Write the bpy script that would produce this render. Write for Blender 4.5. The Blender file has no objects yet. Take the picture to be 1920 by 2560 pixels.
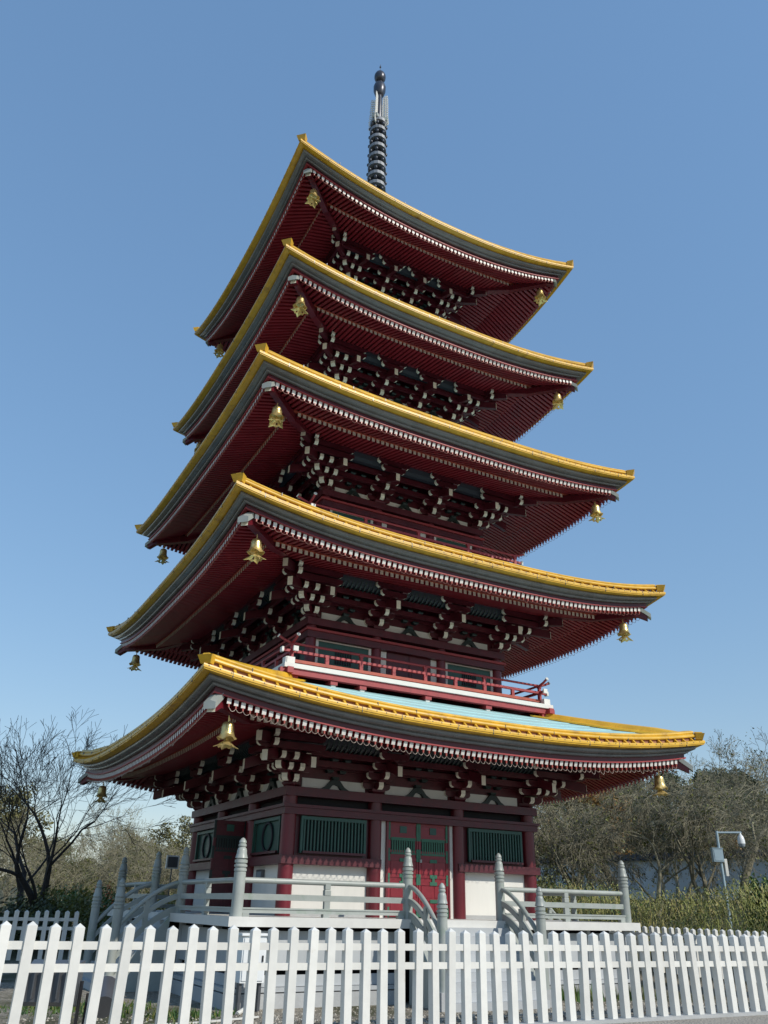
import bpy, bmesh, math, random
from math import sin, cos, pi, radians, sqrt
from mathutils import Matrix, Vector, Euler

random.seed(7)
SC = bpy.context.scene
COL = SC.collection

# ------------------------------------------------------------------ camera
YAW, PITCH, ROLL, FPX = 0.49861, 0.45634, 0.02316, 2011.644
CAM = Vector((-13.0279, -25.5092, 1.4296))
fwd = Vector((sin(YAW)*cos(PITCH), cos(YAW)*cos(PITCH), sin(PITCH)))
r0 = Vector((cos(YAW), -sin(YAW), 0)); u0 = r0.cross(fwd)
right = r0*cos(ROLL) + u0*sin(ROLL); up = u0*cos(ROLL) - r0*sin(ROLL)
cd = bpy.data.cameras.new('camera'); co = bpy.data.objects.new('camera', cd); COL.objects.link(co)
cd.sensor_fit = 'VERTICAL'; cd.sensor_height = 36.0; cd.lens = 36.0*FPX/2560.0
cd.clip_start = 0.1; cd.clip_end = 3000
co.matrix_world = Matrix(((right.x, up.x, -fwd.x, CAM.x), (right.y, up.y, -fwd.y, CAM.y), (right.z, up.z, -fwd.z, CAM.z), (0, 0, 0, 1)))
SC.camera = co

# ------------------------------------------------------------------ sky and sun
AZ = radians(25); EL = math.atan(0.80*cos(AZ))
w = bpy.data.worlds.new('World'); SC.world = w; w.use_nodes = True
nt = w.node_tree
sky = nt.nodes.new('ShaderNodeTexSky'); sky.sky_type = 'NISHITA'; sky.sun_disc = False
sky.sun_elevation = EL; sky.sun_rotation = pi - AZ
sky.air_density = 1.4; sky.dust_density = 0.1; sky.ozone_density = 8.0
gm = nt.nodes.new('ShaderNodeGamma'); gm.inputs[1].default_value = 0.43; nt.links.new(sky.outputs[0], gm.inputs[0])
hs = nt.nodes.new('ShaderNodeHueSaturation'); hs.inputs['Saturation'].default_value = 1.47; hs.inputs['Hue'].default_value = 0.507; hs.inputs['Value'].default_value = 1.67; nt.links.new(gm.outputs[0], hs.inputs['Color'])
nt.links.new(hs.outputs[0], nt.nodes['Background'].inputs[0])
nt.nodes['Background'].inputs[1].default_value = 0.15
sl = bpy.data.lights.new('sun', 'SUN'); sl.energy = 2.55; sl.angle = radians(0.53); sl.color = (1.0, 0.94, 0.835)
so = bpy.data.objects.new('sun', sl); COL.objects.link(so)
so.rotation_euler = Vector((-sin(AZ)*cos(EL), cos(AZ)*cos(EL), -sin(EL))).to_track_quat('-Z', 'Y').to_euler()
so.location = (20, -40, 40)
SC.view_settings.view_transform = 'Standard'; SC.view_settings.look = 'None'
SC.view_settings.exposure = 0.49; SC.view_settings.gamma = 1.0; SC.view_settings.use_curve_mapping = False

# ------------------------------------------------------------------ materials
MATS = {}
def mat(name, col, rough=0.55, metal=0.0, vary=0.12, vscale=3.0, bump=0.0, bscale=30.0, stain=None, coat=0.0, spec=0.5, streak=False):
    m = bpy.data.materials.new(name); m.use_nodes = True
    n = m.node_tree.nodes; L = m.node_tree.links; b = n['Principled BSDF']
    b.inputs['Roughness'].default_value = rough; b.inputs['Metallic'].default_value = metal
    b.inputs['Specular IOR Level'].default_value = spec
    b.inputs['Coat Weight'].default_value = coat
    tc = n.new('ShaderNodeTexCoord'); mp = n.new('ShaderNodeMapping'); L.new(tc.outputs['Object'], mp.inputs[0])
    oi = n.new('ShaderNodeObjectInfo')
    add = n.new('ShaderNodeVectorMath'); add.operation = 'ADD'
    sc = n.new('ShaderNodeVectorMath'); sc.operation = 'SCALE'; sc.inputs['Scale'].default_value = 37.0
    cmb = n.new('ShaderNodeCombineXYZ')
    for i in range(3): L.new(oi.outputs['Random'], cmb.inputs[i])
    L.new(cmb.outputs[0], sc.inputs[0]); L.new(mp.outputs[0], add.inputs[0]); L.new(sc.outputs[0], add.inputs[1])
    if streak: mp.inputs['Scale'].default_value = (1, 1, 0.18)
    nz = n.new('ShaderNodeTexNoise'); nz.inputs['Scale'].default_value = vscale; nz.inputs['Detail'].default_value = 6; nz.inputs['Roughness'].default_value = 0.65
    L.new(add.outputs[0], nz.inputs['Vector'])
    rmp = n.new('ShaderNodeValToRGB'); rmp.color_ramp.elements[0].position = 0.3; rmp.color_ramp.elements[1].position = 0.72
    lo = [c*(1-vary) for c in col]; hi = [min(1, c*(1+vary)) for c in col]
    rmp.color_ramp.elements[0].color = (*lo, 1); rmp.color_ramp.elements[1].color = (*hi, 1)
    L.new(nz.outputs['Fac'], rmp.inputs['Fac'])
    out = rmp.outputs['Color']
    if stain:
        scol, sscale, thr = stain
        n2 = n.new('ShaderNodeTexNoise'); n2.inputs['Scale'].default_value = sscale; n2.inputs['Detail'].default_value = 8; n2.inputs['Roughness'].default_value = 0.7
        L.new(add.outputs[0], n2.inputs['Vector'])
        r2 = n.new('ShaderNodeValToRGB'); r2.color_ramp.elements[0].position = thr; r2.color_ramp.elements[1].position = thr+0.12
        L.new(n2.outputs['Fac'], r2.inputs['Fac'])
        mx = n.new('ShaderNodeMix'); mx.data_type = 'RGBA'
        L.new(r2.outputs['Color'], mx.inputs['Factor']); L.new(out, mx.inputs[6]); mx.inputs[7].default_value = (*scol, 1)
        out = mx.outputs[2]
    hv = n.new('ShaderNodeHueSaturation'); rv = n.new('ShaderNodeMapRange'); rv.inputs['To Min'].default_value = 0.90; rv.inputs['To Max'].default_value = 1.08
    L.new(oi.outputs['Random'], rv.inputs['Value']); L.new(rv.outputs[0], hv.inputs['Value']); L.new(out, hv.inputs['Color']); out = hv.outputs[0]
    L.new(out, b.inputs['Base Color'])
    mr = n.new('ShaderNodeMapRange'); mr.inputs['To Min'].default_value = max(0.02, rough-0.08); mr.inputs['To Max'].default_value = min(1, rough+0.1)
    L.new(nz.outputs['Fac'], mr.inputs['Value']); L.new(mr.outputs[0], b.inputs['Roughness'])
    if bump > 0:
        n3 = n.new('ShaderNodeTexNoise'); n3.inputs['Scale'].default_value = bscale; n3.inputs['Detail'].default_value = 4
        L.new(add.outputs[0], n3.inputs['Vector'])
        bp = n.new('ShaderNodeBump'); bp.inputs['Strength'].default_value = bump; bp.inputs['Distance'].default_value = 0.02
        L.new(n3.outputs['Fac'], bp.inputs['Height']); L.new(bp.outputs[0], b.inputs['Normal'])
    MATS[name] = m
    return m

RED = mat('shade_deepened_red_paint', (0.082, 0.0085, 0.016), 0.42, vary=0.32, vscale=2.6, stain=((0.125, 0.028, 0.03), 2.3, 0.63), bump=0.15, bscale=14)  # darkest red: shade under the eaves is partly put into this colour
REDC = mat('column_red_paint', (0.125, 0.010, 0.018), 0.36, vary=0.25, vscale=2.0, bump=0.1, bscale=10, stain=((0.17, 0.035, 0.035), 1.8, 0.62), streak=True)
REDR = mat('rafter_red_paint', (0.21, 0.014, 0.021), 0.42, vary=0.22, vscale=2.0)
REDB = mat('balcony_red_paint', (0.33, 0.04, 0.045), 0.5, vary=0.2, vscale=5)
REDD = mat('door_red_paint', (0.21, 0.012, 0.023), 0.38, vary=0.14, vscale=3)
ORNG = mat('faded_orange_rail_paint', (0.42, 0.085, 0.05), 0.5, vary=0.25, vscale=5)
PINK = mat('terracotta_underlay', (0.34, 0.15, 0.08), 0.7)
GOLD = mat('gold_yellow_paint', (0.66, 0.385, 0.028), 0.40, vary=0.2, vscale=2.6, stain=((0.36, 0.19, 0.03), 1.9, 0.57), bump=0.1, bscale=9)
GOLDM = mat('gilded_bronze', (0.80, 0.61, 0.25), 0.30, metal=0.7, vary=0.18, vscale=9, bump=0.2, bscale=22)
GREY = mat('grey_fascia_paint', (0.165, 0.168, 0.168), 0.26, vary=0.2, vscale=1.2, coat=0.0, stain=((0.22, 0.22, 0.215), 0.9, 0.58), bump=0.12, bscale=4)
WHITE = mat('white_paint', (0.72, 0.71, 0.67), 0.5, vary=0.05, vscale=4, stain=((0.62, 0.60, 0.55), 2.0, 0.62))
CREAM = mat('cream_end_paint', (0.80, 0.75, 0.62), 0.55, vary=0.07, vscale=6)
PLASTER = mat('white_plaster', (0.71, 0.70, 0.655), 0.75, vary=0.06, vscale=1.5, bump=0.15, bscale=25, stain=((0.56, 0.54, 0.49), 1.4, 0.60), streak=True)
TURQ = mat('turquoise_copper_roof', (0.41, 0.68, 0.71), 0.45, vary=0.07, vscale=1.5, stain=((0.33, 0.57, 0.60), 2.2, 0.60))
GREEN = mat('dark_green_paint', (0.019, 0.080, 0.062), 0.42, vary=0.18, vscale=3)
GREENL = mat('door_green_paint', (0.024, 0.125, 0.075), 0.45, vary=0.18, vscale=6)
DARK = mat('dark_gap', (0.012, 0.010, 0.012), 0.8)
GREENK = mat('black_green_paint', (0.008, 0.021, 0.020), 0.45)
BLUEB = mat('blue_black_board', (0.012, 0.013, 0.022), 0.6)
IRON = mat('spire_iron', (0.060, 0.064, 0.080), 0.33, metal=0.45, vary=0.25, vscale=6)
SILV = mat('spire_grey_ring', (0.22, 0.23, 0.245), 0.42, metal=0.3, vary=0.15, vscale=5)
STONE = mat('grey_painted_stone', (0.35, 0.375, 0.35), 0.40, vary=0.1, vscale=2.4, stain=((0.27, 0.325, 0.27), 1.8, 0.55), bump=0.08, bscale=12)
STONEB = mat('terrace_wall_paint', (0.43, 0.45, 0.46), 0.6, vary=0.09, vscale=1.4, stain=((0.30, 0.31, 0.30), 1.3, 0.62), streak=True)
CONC = mat('concrete', (0.40, 0.41, 0.41), 0.8, vary=0.12, vscale=1.5, bump=0.3, bscale=30)
FENCE = mat('fence_white_paint', (0.70, 0.69, 0.645), 0.45, vary=0.06, vscale=4, stain=((0.52, 0.47, 0.37), 2.6, 0.66), bump=0.05, bscale=16)
RUST = mat('fence_rail_paint', (0.68, 0.67, 0.625), 0.5, vary=0.06, vscale=4, stain=((0.42, 0.23, 0.10), 3.4, 0.70))
BARKD = mat('dark_bark', (0.040, 0.035, 0.033), 0.9, vary=0.35, vscale=6, bump=0.6, bscale=18)  # one even dark tone for the cherry trunk and limbs
BARKG = mat('pale_grey_bark', (0.235, 0.215, 0.145), 0.9, vary=0.3, vscale=3)
BARKB = mat('brown_grey_bark', (0.19, 0.172, 0.118), 0.9, vary=0.3, vscale=3)
def leaf(name, col, vary=0.45, tr=0.25):
    m = mat(name, col, 0.55, vary=vary, vscale=0.9)
    b = m.node_tree.nodes['Principled BSDF']
    b.inputs['Transmission Weight'].default_value = 0.0
    b.inputs['Subsurface Weight'].default_value = 0.0
    return m
LEAF1 = leaf('olive_leaf', (0.115, 0.125, 0.038)); LEAF2 = leaf('dark_evergreen_leaf', (0.052, 0.070, 0.028))
LEAF3 = leaf('yellow_green_leaf', (0.145, 0.155, 0.032)); LEAF6 = leaf('dull_olive_yellow_leaf', (0.135, 0.125, 0.040)); LEAF4 = leaf('ochre_autumn_leaf', (0.30, 0.17, 0.045))
LEAF5 = leaf('fresh_green_leaf', (0.055, 0.12, 0.022)); STEMG = leaf('dry_arching_stem', (0.38, 0.32, 0.11), 0.3)
STEMH = leaf('olive_arching_stem', (0.27, 0.28, 0.07), 0.3); FLOWER = leaf('orange_petal', (0.55, 0.12, 0.03), 0.2)
METALB = mat('pale_blue_steel', (0.30, 0.40, 0.46), 0.45, vary=0.08); CAMW = mat('camera_white_plastic', (0.78, 0.80, 0.80), 0.3, vary=0.03)
BLACK = mat('black_plastic', (0.02, 0.02, 0.022), 0.4); LAMPG = mat('lamp_grey_metal', (0.12, 0.125, 0.135), 0.35, metal=0.4)
LENS = mat('lamp_glass', (0.30, 0.34, 0.38), 0.08, vary=0.05); PVC = mat('white_pvc', (0.66, 0.65, 0.60), 0.5)
FILM = mat('clear_plastic_film', (0.50, 0.52, 0.52), 0.25, vary=0.3, vscale=8)
LAMPR = mat('red_lamp_socket', (0.34, 0.055, 0.04), 0.4); WIRE = mat('white_wire', (0.52, 0.42, 0.36), 0.5); WIRED = mat('brown_wire', (0.26, 0.12, 0.10), 0.5)
ROOFT = mat('dark_grey_roof_tile', (0.045, 0.048, 0.055), 0.6); WALLB = mat('white_garden_wall', (0.66, 0.70, 0.73), 0.8, vary=0.06)

# ------------------------------------------------------------------ mesh helpers
WM = {}
class MB:
    def __init__(s, T=None): s.v = []; s.f = []; s.m = []; s.T = T
    def pt(s, p):
        s.v.append(tuple(s.T(*p)) if s.T else tuple(p)); return len(s.v)-1
    def poly(s, pts, m=0):
        s.f.append([s.pt(p) for p in pts]); s.m.append(m)
    def hexa(s, p, m=0, end=None):
        i = [s.pt(q) for q in p]
        for k, q in enumerate(((0,3,2,1), (4,5,6,7), (0,1,5,4), (1,2,6,5), (2,3,7,6), (3,0,4,7))):
            s.f.append([i[j] for j in q]); s.m.append(end.get(k, m) if end else m)
    def box(s, x0, x1, y0, y1, z0, z1, m=0, end=None):
        s.hexa([(x0,y0,z0), (x1,y0,z0), (x1,y1,z0), (x0,y1,z0), (x0,y0,z1), (x1,y0,z1), (x1,y1,z1), (x0,y1,z1)], m, end)
    def prism(s, loop, a, b, axis=0, m=0, side=None):
        # loop: list of 2-D points in the other two axes, extruded along axis from a to b; side: {edge: mat}
        def mk(t, q):
            if axis == 0: return (t, q[0], q[1])
            if axis == 1: return (q[0], t, q[1])
            return (q[0], q[1], t)
        A = [s.pt(mk(a, q)) for q in loop]; B = [s.pt(mk(b, q)) for q in loop]; n = len(loop)
        s.f.append(A); s.m.append(m); s.f.append(B[::-1]); s.m.append(m)
        for i in range(n):
            s.f.append([A[i], B[i], B[(i+1) % n], A[(i+1) % n]]); s.m.append(side.get(i, m) if side else m)
    def tube(s, path, rad, n=6, m=0, cap=True, capm=None):
        rings = []; pv = [Vector(p) for p in path]; N = len(pv); prev = None
        for i, p in enumerate(pv):
            d = (pv[min(i+1, N-1)]-pv[max(i-1, 0)]).normalized()
            a = prev if prev is not None else (Vector((0,0,1)) if abs(d.z) < 0.9 else Vector((1,0,0)))
            x = a - d*a.dot(d)
            x = x.normalized() if x.length > 1e-6 else d.orthogonal().normalized()
            prev = x; y = d.cross(x); r = rad[i] if hasattr(rad, '__len__') else rad
            rings.append([s.pt(p + x*(r*cos(2*pi*k/n)) + y*(r*sin(2*pi*k/n))) for k in range(n)])
        for a, b in zip(rings, rings[1:]):
            for k in range(n):
                s.f.append([a[k], a[(k+1) % n], b[(k+1) % n], b[k]]); s.m.append(m)
        if cap and n > 2:
            s.f.append(rings[0][::-1]); s.m.append(m if capm is None else capm); s.f.append(rings[-1]); s.m.append(m if capm is None else capm)
    def lathe(s, prof, n=16, c=(0,0,0), m=0):
        rings = []
        for r, z in prof:
            if r < 1e-5: rings.append([s.pt((c[0], c[1], c[2]+z))])
            else: rings.append([s.pt((c[0]+r*cos(2*pi*k/n), c[1]+r*sin(2*pi*k/n), c[2]+z)) for k in range(n)])
        for a, b in zip(rings, rings[1:]):
            for k in range(n):
                q = [a[k % len(a)], a[(k+1) % len(a)], b[(k+1) % len(b)], b[k % len(b)]]
                q = list(dict.fromkeys(q))
                if len(q) > 2: s.f.append(q); s.m.append(m)
        if len(rings[0]) > 1: s.f.append(rings[0][::-1]); s.m.append(m)
        if len(rings[-1]) > 1: s.f.append(rings[-1]); s.m.append(m)
    def ball(s, c, r, n=12, m=0, sz=1.0):
        k = max(5, n//2); s.lathe([(r*sin(pi*i/k) if 0 < i < k else 0, -r*sz*cos(pi*i/k)) for i in range(k+1)], n, c, m)
    def mesh(s, name, mats, smooth=None, recalc=True):
        me = bpy.data.meshes.new(name); me.from_pydata(s.v, [], s.f)
        for m in (mats if isinstance(mats, (list, tuple)) else [mats]): me.materials.append(m)
        me.polygons.foreach_set('material_index', s.m)
        if recalc:
            bm = bmesh.new(); bm.from_mesh(me); bmesh.ops.remove_doubles(bm, verts=bm.verts, dist=2e-4); bmesh.ops.recalc_face_normals(bm, faces=bm.faces); bm.to_mesh(me); bm.free()
        if smooth is True: me.polygons.foreach_set('use_smooth', [True]*len(me.polygons))
        elif smooth: me.shade_smooth(); me.set_sharp_from_angle(angle=radians(smooth))
        me.update(); return me
    def build(s, name, mats, parent=None, smooth=None, recalc=True):
        return inst(name, s.mesh(name, mats, smooth, recalc), parent)

def inst(name, me, parent=None, loc=(0,0,0), rot=(0,0,0), scale=(1,1,1)):
    o = bpy.data.objects.new(name, me); COL.objects.link(o)
    o.location = loc; o.rotation_euler = rot; o.scale = scale
    WM[o] = Matrix.LocRotScale(Vector(loc), Euler(rot), Vector(scale))
    if parent: o.parent = parent; o.matrix_parent_inverse = WM[parent].inverted()
    return o
def tag(o, label=None, cat=None, group=None, kind=None):
    if label: o['label'] = label
    if cat: o['category'] = cat
    if group: o['group'] = group
    if kind: o['kind'] = kind
    return o
def empty(name, loc, label=None, cat=None, group=None, rot=(0,0,0)):
    o = inst(name, None, None, loc, rot); o.empty_display_size = 0.3
    return tag(o, label, cat, group)
def dup(root, loc, rz=None, scale=None, label=None):
    r = root.copy(); COL.objects.link(r); r.location = loc
    if rz is not None: r.rotation_euler = (0, 0, rz)
    if scale: r.scale = (scale,)*3 if not hasattr(scale, '__len__') else scale
    if label: r['label'] = label
    for ch in list(root.children):
        c = ch.copy(); COL.objects.link(c); c.parent = r
        for g in list(ch.children):
            d = g.copy(); COL.objects.link(d); d.parent = c
    return r
def side(k):
    c, s = [(1,0), (0,1), (-1,0), (0,-1)][k]
    return lambda u, v, z: (u*c + v*s, u*s - v*c, z)      # front: (u,-v); turned k quarter turns
def rz(k): return (0, 0, k*pi/2)
def smooth(a, b, x):
    t = min(1, max(0, (x-a)/(b-a))); return t*t*(3-2*t)

# ------------------------------------------------------------------ ground and terrain
def zg(x, y):
    z = -0.1 - 0.55*smooth(-13.5, -8.0, y)
    z += 0.30*smooth(6.8, 8.2, x)*smooth(-13, -9, y)
    z += 1.0*smooth(8.6, 11.5, x) + 1.5*smooth(13, 26, x)
    z += 0.5*smooth(4, 14, y)*(1-smooth(6, 9, x))
    q = x*0.72+y*0.69
    z += 9.0*smooth(32, 90, q)*smooth(12, 42, x)
    return z
def make_ground():
    mb = MB()
    xs = [-600, -250, -120, -80, -50] + [-35+1.25*i for i in range(0, 78)] + [70, 85, 100, 130, 200, 350, 700]
    ys = [-60, -40, -30] + [-24+1.0*i for i in range(0, 60)] + [40, 46, 54, 64, 76, 90, 110, 140, 200, 350, 800]
    idx = {}
    for i, x in enumerate(xs):
        for j, y in enumerate(ys): idx[i, j] = mb.pt((x, y, zg(x, y)))
    for i in range(len(xs)-1):
        for j in range(len(ys)-1):
            mb.f.append([idx[i,j], idx[i+1,j], idx[i+1,j+1], idx[i,j+1]]); mb.m.append(0)
    m = bpy.data.materials.new('gravel_ground'); m.use_nodes = True; n = m.node_tree.nodes; L = m.node_tree.links; b = n['Principled BSDF']
    b.inputs['Roughness'].default_value = 0.95
    tc = n.new('ShaderNodeTexCoord')
    vo = n.new('ShaderNodeTexVoronoi'); vo.inputs['Scale'].default_value = 26; L.new(tc.outputs['Object'], vo.inputs['Vector'])
    r = n.new('ShaderNodeValToRGB'); e = r.color_ramp.elements
    e[0].color = (0.14, 0.12, 0.09, 1); e[1].color = (0.42, 0.38, 0.31, 1); e.new(0.5).color = (0.27, 0.24, 0.19, 1)
    sx = n.new('ShaderNodeSeparateColor'); L.new(vo.outputs['Color'], sx.inputs[0]); L.new(sx.outputs[0], r.inputs['Fac'])
    n1 = n.new('ShaderNodeTexNoise'); n1.inputs['Scale'].default_value = 0.35; n1.inputs['Detail'].default_value = 7; L.new(tc.outputs['Object'], n1.inputs['Vector'])
    r1 = n.new('ShaderNodeValToRGB'); r1.color_ramp.elements[0].position = 0.52; r1.color_ramp.elements[1].position = 0.62; L.new(n1.outputs['Fac'], r1.inputs['Fac'])
    mx = n.new('ShaderNodeMix'); mx.data_type = 'RGBA'; 
    sp_ = n.new('ShaderNodeSeparateXYZ'); L.new(tc.outputs['Object'], sp_.inputs[0])
    def rng(src, a, b):
        q = n.new('ShaderNodeMapRange'); q.interpolation_type = 'SMOOTHSTEP'; q.inputs['From Min'].default_value = a; q.inputs['From Max'].default_value = b; L.new(src, q.inputs['Value']); return q.outputs[0]
    def mth(op, *a):
        q = n.new('ShaderNodeMath'); q.operation = op
        for i, x in enumerate(a):
            if hasattr(x, 'default_value'): L.new(x, q.inputs[i])
            else: q.inputs[i].default_value = x
        return q.outputs[0]
    away = mth('MAXIMUM', mth('MAXIMUM', rng(sp_.outputs[0], 8.0, 9.5), rng(sp_.outputs[1], 6.0, 9.0)), mth('MAXIMUM', rng(sp_.outputs[0], -14.0, -17.0), rng(sp_.outputs[1], -14.4, -14.7)))
    veg = mth('MAXIMUM', away, r1.outputs['Color'])
    L.new(veg, mx.inputs['Factor']); L.new(r.outputs['Color'], mx.inputs[6]); mx.inputs[7].default_value = (0.075, 0.075, 0.035, 1)
    fr = n.new('ShaderNodeMix'); fr.data_type = 'RGBA'; L.new(rng(sp_.outputs[1], -14.45, -14.6), fr.inputs['Factor']); L.new(mx.outputs[2], fr.inputs[6])
    n4 = n.new('ShaderNodeTexNoise'); n4.inputs['Scale'].default_value = 1.7; n4.inputs['Detail'].default_value = 8; L.new(tc.outputs['Object'], n4.inputs['Vector'])
    r4 = n.new('ShaderNodeValToRGB'); r4.color_ramp.elements[0].color = (0.26, 0.235, 0.20, 1); r4.color_ramp.elements[1].color = (0.42, 0.39, 0.34, 1); L.new(n4.outputs['Fac'], r4.inputs['Fac']); L.new(r4.outputs['Color'], fr.inputs[7])  # mostly unseen foreground, kept pale to bounce fill light under the eaves
    L.new(fr.outputs[2], b.inputs['Base Color'])
    bp = n.new('ShaderNodeBump'); bp.inputs['Strength'].default_value = 0.9; bp.inputs['Distance'].default_value = 0.03; bp.invert = True
    L.new(vo.outputs['Distance'], bp.inputs['Height']); L.new(bp.outputs[0], b.inputs['Normal'])
    o = mb.build('ground', m, smooth=True, recalc=False); tag(o, 'pale gravel ground sloping up to planted banks', None, kind='structure')
make_ground()

# ------------------------------------------------------------------ the pagoda
PAG = empty('pagoda', (0, 0, 1.17), 'five storey dark red pagoda with gold edged curved roofs and iron spire', 'pagoda')
H = [4.04, 3.50, 3.09, 2.45, 2.00]
ZA = [4.54, 9.61, 14.36, 19.23, 24.75]
RR = [8.01, 7.63, 7.28, 6.57, 6.33]
ZC = [6.28, 11.22, 15.75, 20.77, 26.13]
ZM = [5.70, 10.67, 15.34, 20.18, 25.20]
EX = [2.5, 3.0, 2.8, 2.6, 2.2]
ZT = [5.42, 10.37, 15.13, 20.14, 25.42]          # top of the lower rafter row at its end, mid side
FL = [1.17, 7.55, 12.36, 17.25, 22.75]           # storey floors
BF = 0.349
DWL = [0.48, 0.49, 0.50, 0.50, 0.50]; DTL = [1.52, 1.60, 1.72, 1.77, 1.82]   # inset of the upper and lower rafter ends
HWL = [-0.53, -0.50, -0.51, -0.52, -0.56]         # top of the upper rafter ends below the roof edge
TOPV = [4.5, 4.0, 3.45, 3.0, 0.55]
TOPZ = [7.13, 12.0, 16.95, 22.3, 30.2]
def lip(k, t): return ZM[k] + (ZC[k]-ZM[k])*abs(t)**EX[k]
def lift(k, u): return (ZC[k]-ZM[k])*min(1, abs(u)/RR[k])**EX[k]

def sweep(mb, k, prof, mats, nu=40, sides=(0,1,2,3), closed=True, base=None):
    for s in sides:
        T = side(s); rows = []
        for i in range(nu+1):
            t = -1 + 2*i/nu
            rows.append([mb.pt(T(t*(RR[k]-d), RR[k]-d, (base(t) if base else lip(k, t))+h)) for d, h in prof])
        n = len(prof)
        for a, b in zip(rows, rows[1:]):
            for j in range(n if closed else n-1):
                mb.f.append([a[j], a[(j+1) % n], b[(j+1) % n], b[j]]); mb.m.append(mats[j] if hasattr(mats, '__len__') else mats)

def rafter_mesh(name, w, h, L, m):
    mb = MB(); e = 0.0
    mb.box(-w/2, w/2, 0, L, -h, 0, 0, end={2: 1}); return mb.mesh(name, [REDR, m])
RFM = rafter_mesh('rafter', 0.104, 0.130, 1.0, WHITE)
REST = MB()
n_rafters = 0
SP = 0.175

def do_roof(k):
    global n_rafters
    R = RR[k]; vin = TOPV[k]; zin = TOPZ[k]; h = H[k]; DW = DWL[k]; DT = DTL[k]; HW = HWL[k]
    sd_ = DW/0.48; sh_ = HW/-0.53
    def P(pts): return [(d*(1+(sd_-1)*min(1, max(0, (d-0.15)/0.15))), hh*(sh_ if hh < -0.13 else 1)) for d, hh in pts]
    # covering
    def surf(t, s):
        z0 = lip(k, t)+0.10; d = 0.35 + s*(R-vin-0.35)
        return d, zin + (z0-zin)*(1-s)**1.06 - (0.05 if k == 0 else 0.14)*sin(pi*s)
    mb = MB(); courses = []
    nc = 7; nu = 32
    for sd in range(4):
        T = side(sd)
        for c in range(nc):
            tgt = mb if not (k == 0 and sd == 0) else MB()
            s0, s1 = c/nc, (c+1)/nc
            rows = []
            for i in range(nu+1):
                t = -1+2*i/nu
                d0, z0 = surf(t, s0); d1, z1 = surf(t, s1)
                rows.append([tgt.pt(T(t*(R-d0), R-d0, z0+0.0)), tgt.pt(T(t*(R-d0), R-d0, z0+0.018)), tgt.pt(T(t*(R-d1), R-d1, z1+0.006))])
            for a, b in zip(rows, rows[1:]):
                for j in range(2): tgt.f.append([a[j], a[j+1], b[j+1], b[j]]); tgt.m.append(0)
            if tgt is not mb: courses.append(tgt)
    roof = mb.build('roof', TURQ, PAG, recalc=False)
    for c in courses: c.build('roof_course', TURQ, roof, recalc=False)
    # gold edging
    g = MB()
    sweep(g, k, [(0,0), (-0.006,-0.03), (-0.006,-0.085), (0.012,-0.095), (0.015,-0.122), (0.04,-0.135), (0.23*sd_,-0.152*sh_), (0.30*sd_,-0.08), (0.34,0.02), (0.05,0.008)], 0)
    gl = g.build('gold_edge', GOLD, roof)
    g = MB()
    sweep(g, k, [(0.135,0.115), (0.12,0.145), (0.13,0.185), (0.17,0.205), (0.215,0.215), (0.20,0.25), (0.215,0.285), (0.26,0.305), (0.36,0.31), (0.52,0.29), (0.54,0.15), (0.30,0.10)], 0)
    g.build('gold_rail', GOLD, roof)
    g = MB(); sweep(g, k, [(0.19,0.006), (0.21,0.12), (0.25,0.12), (0.25,0.006)], 0); g.build('underlay_strip', PINK, roof)
    # triangular gold stays between edge and rail
    tri = MB(); tri.prism([(0, 0), (0.14, 0.005), (0.13, 0.125)], -0.03, 0.03, 0)
    trim = tri.mesh('gold_stay', GOLD)
    N = int(R*2/0.36)
    rest = MB()
    for sd in (0, 3, 1):
        for i in range(N):
            u = -R+0.25+(2*R-0.5)*(i+0.5)/N; t = u/R; zz = lip(k, t)+0.01
            if sd == 0 and k < 3:
                p = side(sd)(u, R-0.04, zz); inst('gold_stay', trim, roof, p, rz(sd))
            else:
                rest.T = lambda x, y, z, sd=sd, u=u, zz=zz: side(sd)(u+x, R-0.04-y, zz+z)
                rest.prism([(0, 0), (0.14, 0.005), (0.13, 0.125)], -0.03, 0.03, 0)
    tag(rest.build('gold_stays', GOLD, roof), kind='stuff')
    # small studs on the gold edge
    st = MB()
    for sd in (0, 3):
        for i in range(int(2*R/0.27)):
            u = -R+0.12+0.27*i; zz = lip(k, u/R)-0.03
            if abs(u)+0.08 > R: continue
            st.T = lambda x, y, z, sd=sd, u=u, zz=zz: side(sd)(u+x, R+0.012-y, zz+z)
            st.box(-0.012, 0.012, 0, 0.03, -0.012, 0.012)
    for sd in (0, 3):
        for i in range(int(2*R/1.45)):
            u = -R+0.7+1.45*i+0.11*((i*37+k*11) % 5); zz = lip(k, u/R)
            if abs(u)+0.7 > R: continue
            st.T = lambda x, y, z, sd=sd, u=u, zz=zz: side(sd)(u+x, R+0.0085-y, zz+z)
            st.box(-0.007, 0.007, 0, 0.03, -0.125, 0.002)
            st.T = lambda x, y, z, sd=sd, u=u+0.5, zz=zz: side(sd)(u+x, R-0.116-y, zz+z)
            st.box(-0.007, 0.007, 0, 0.05, 0.12, 0.2)
    tag(st.build('studs', LAMPG, roof), kind='stuff')
    # grey mouldings
    g = MB()
    sweep(g, k, P([(0.24,-0.140), (0.215,-0.155), (0.205,-0.19), (0.205,-0.23), (0.22,-0.262), (0.25,-0.275), (0.372,-0.285), (0.362,-0.305), (0.362,-0.335), (0.375,-0.362), (0.40,-0.37), (0.46,-0.372), (0.50,-0.20), (0.40,-0.12)]), 0, nu=48)
    g.build('grey_fascia', GREY, roof, smooth=50)
    # red eave board and its lighter ledge
    g = MB()
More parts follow.
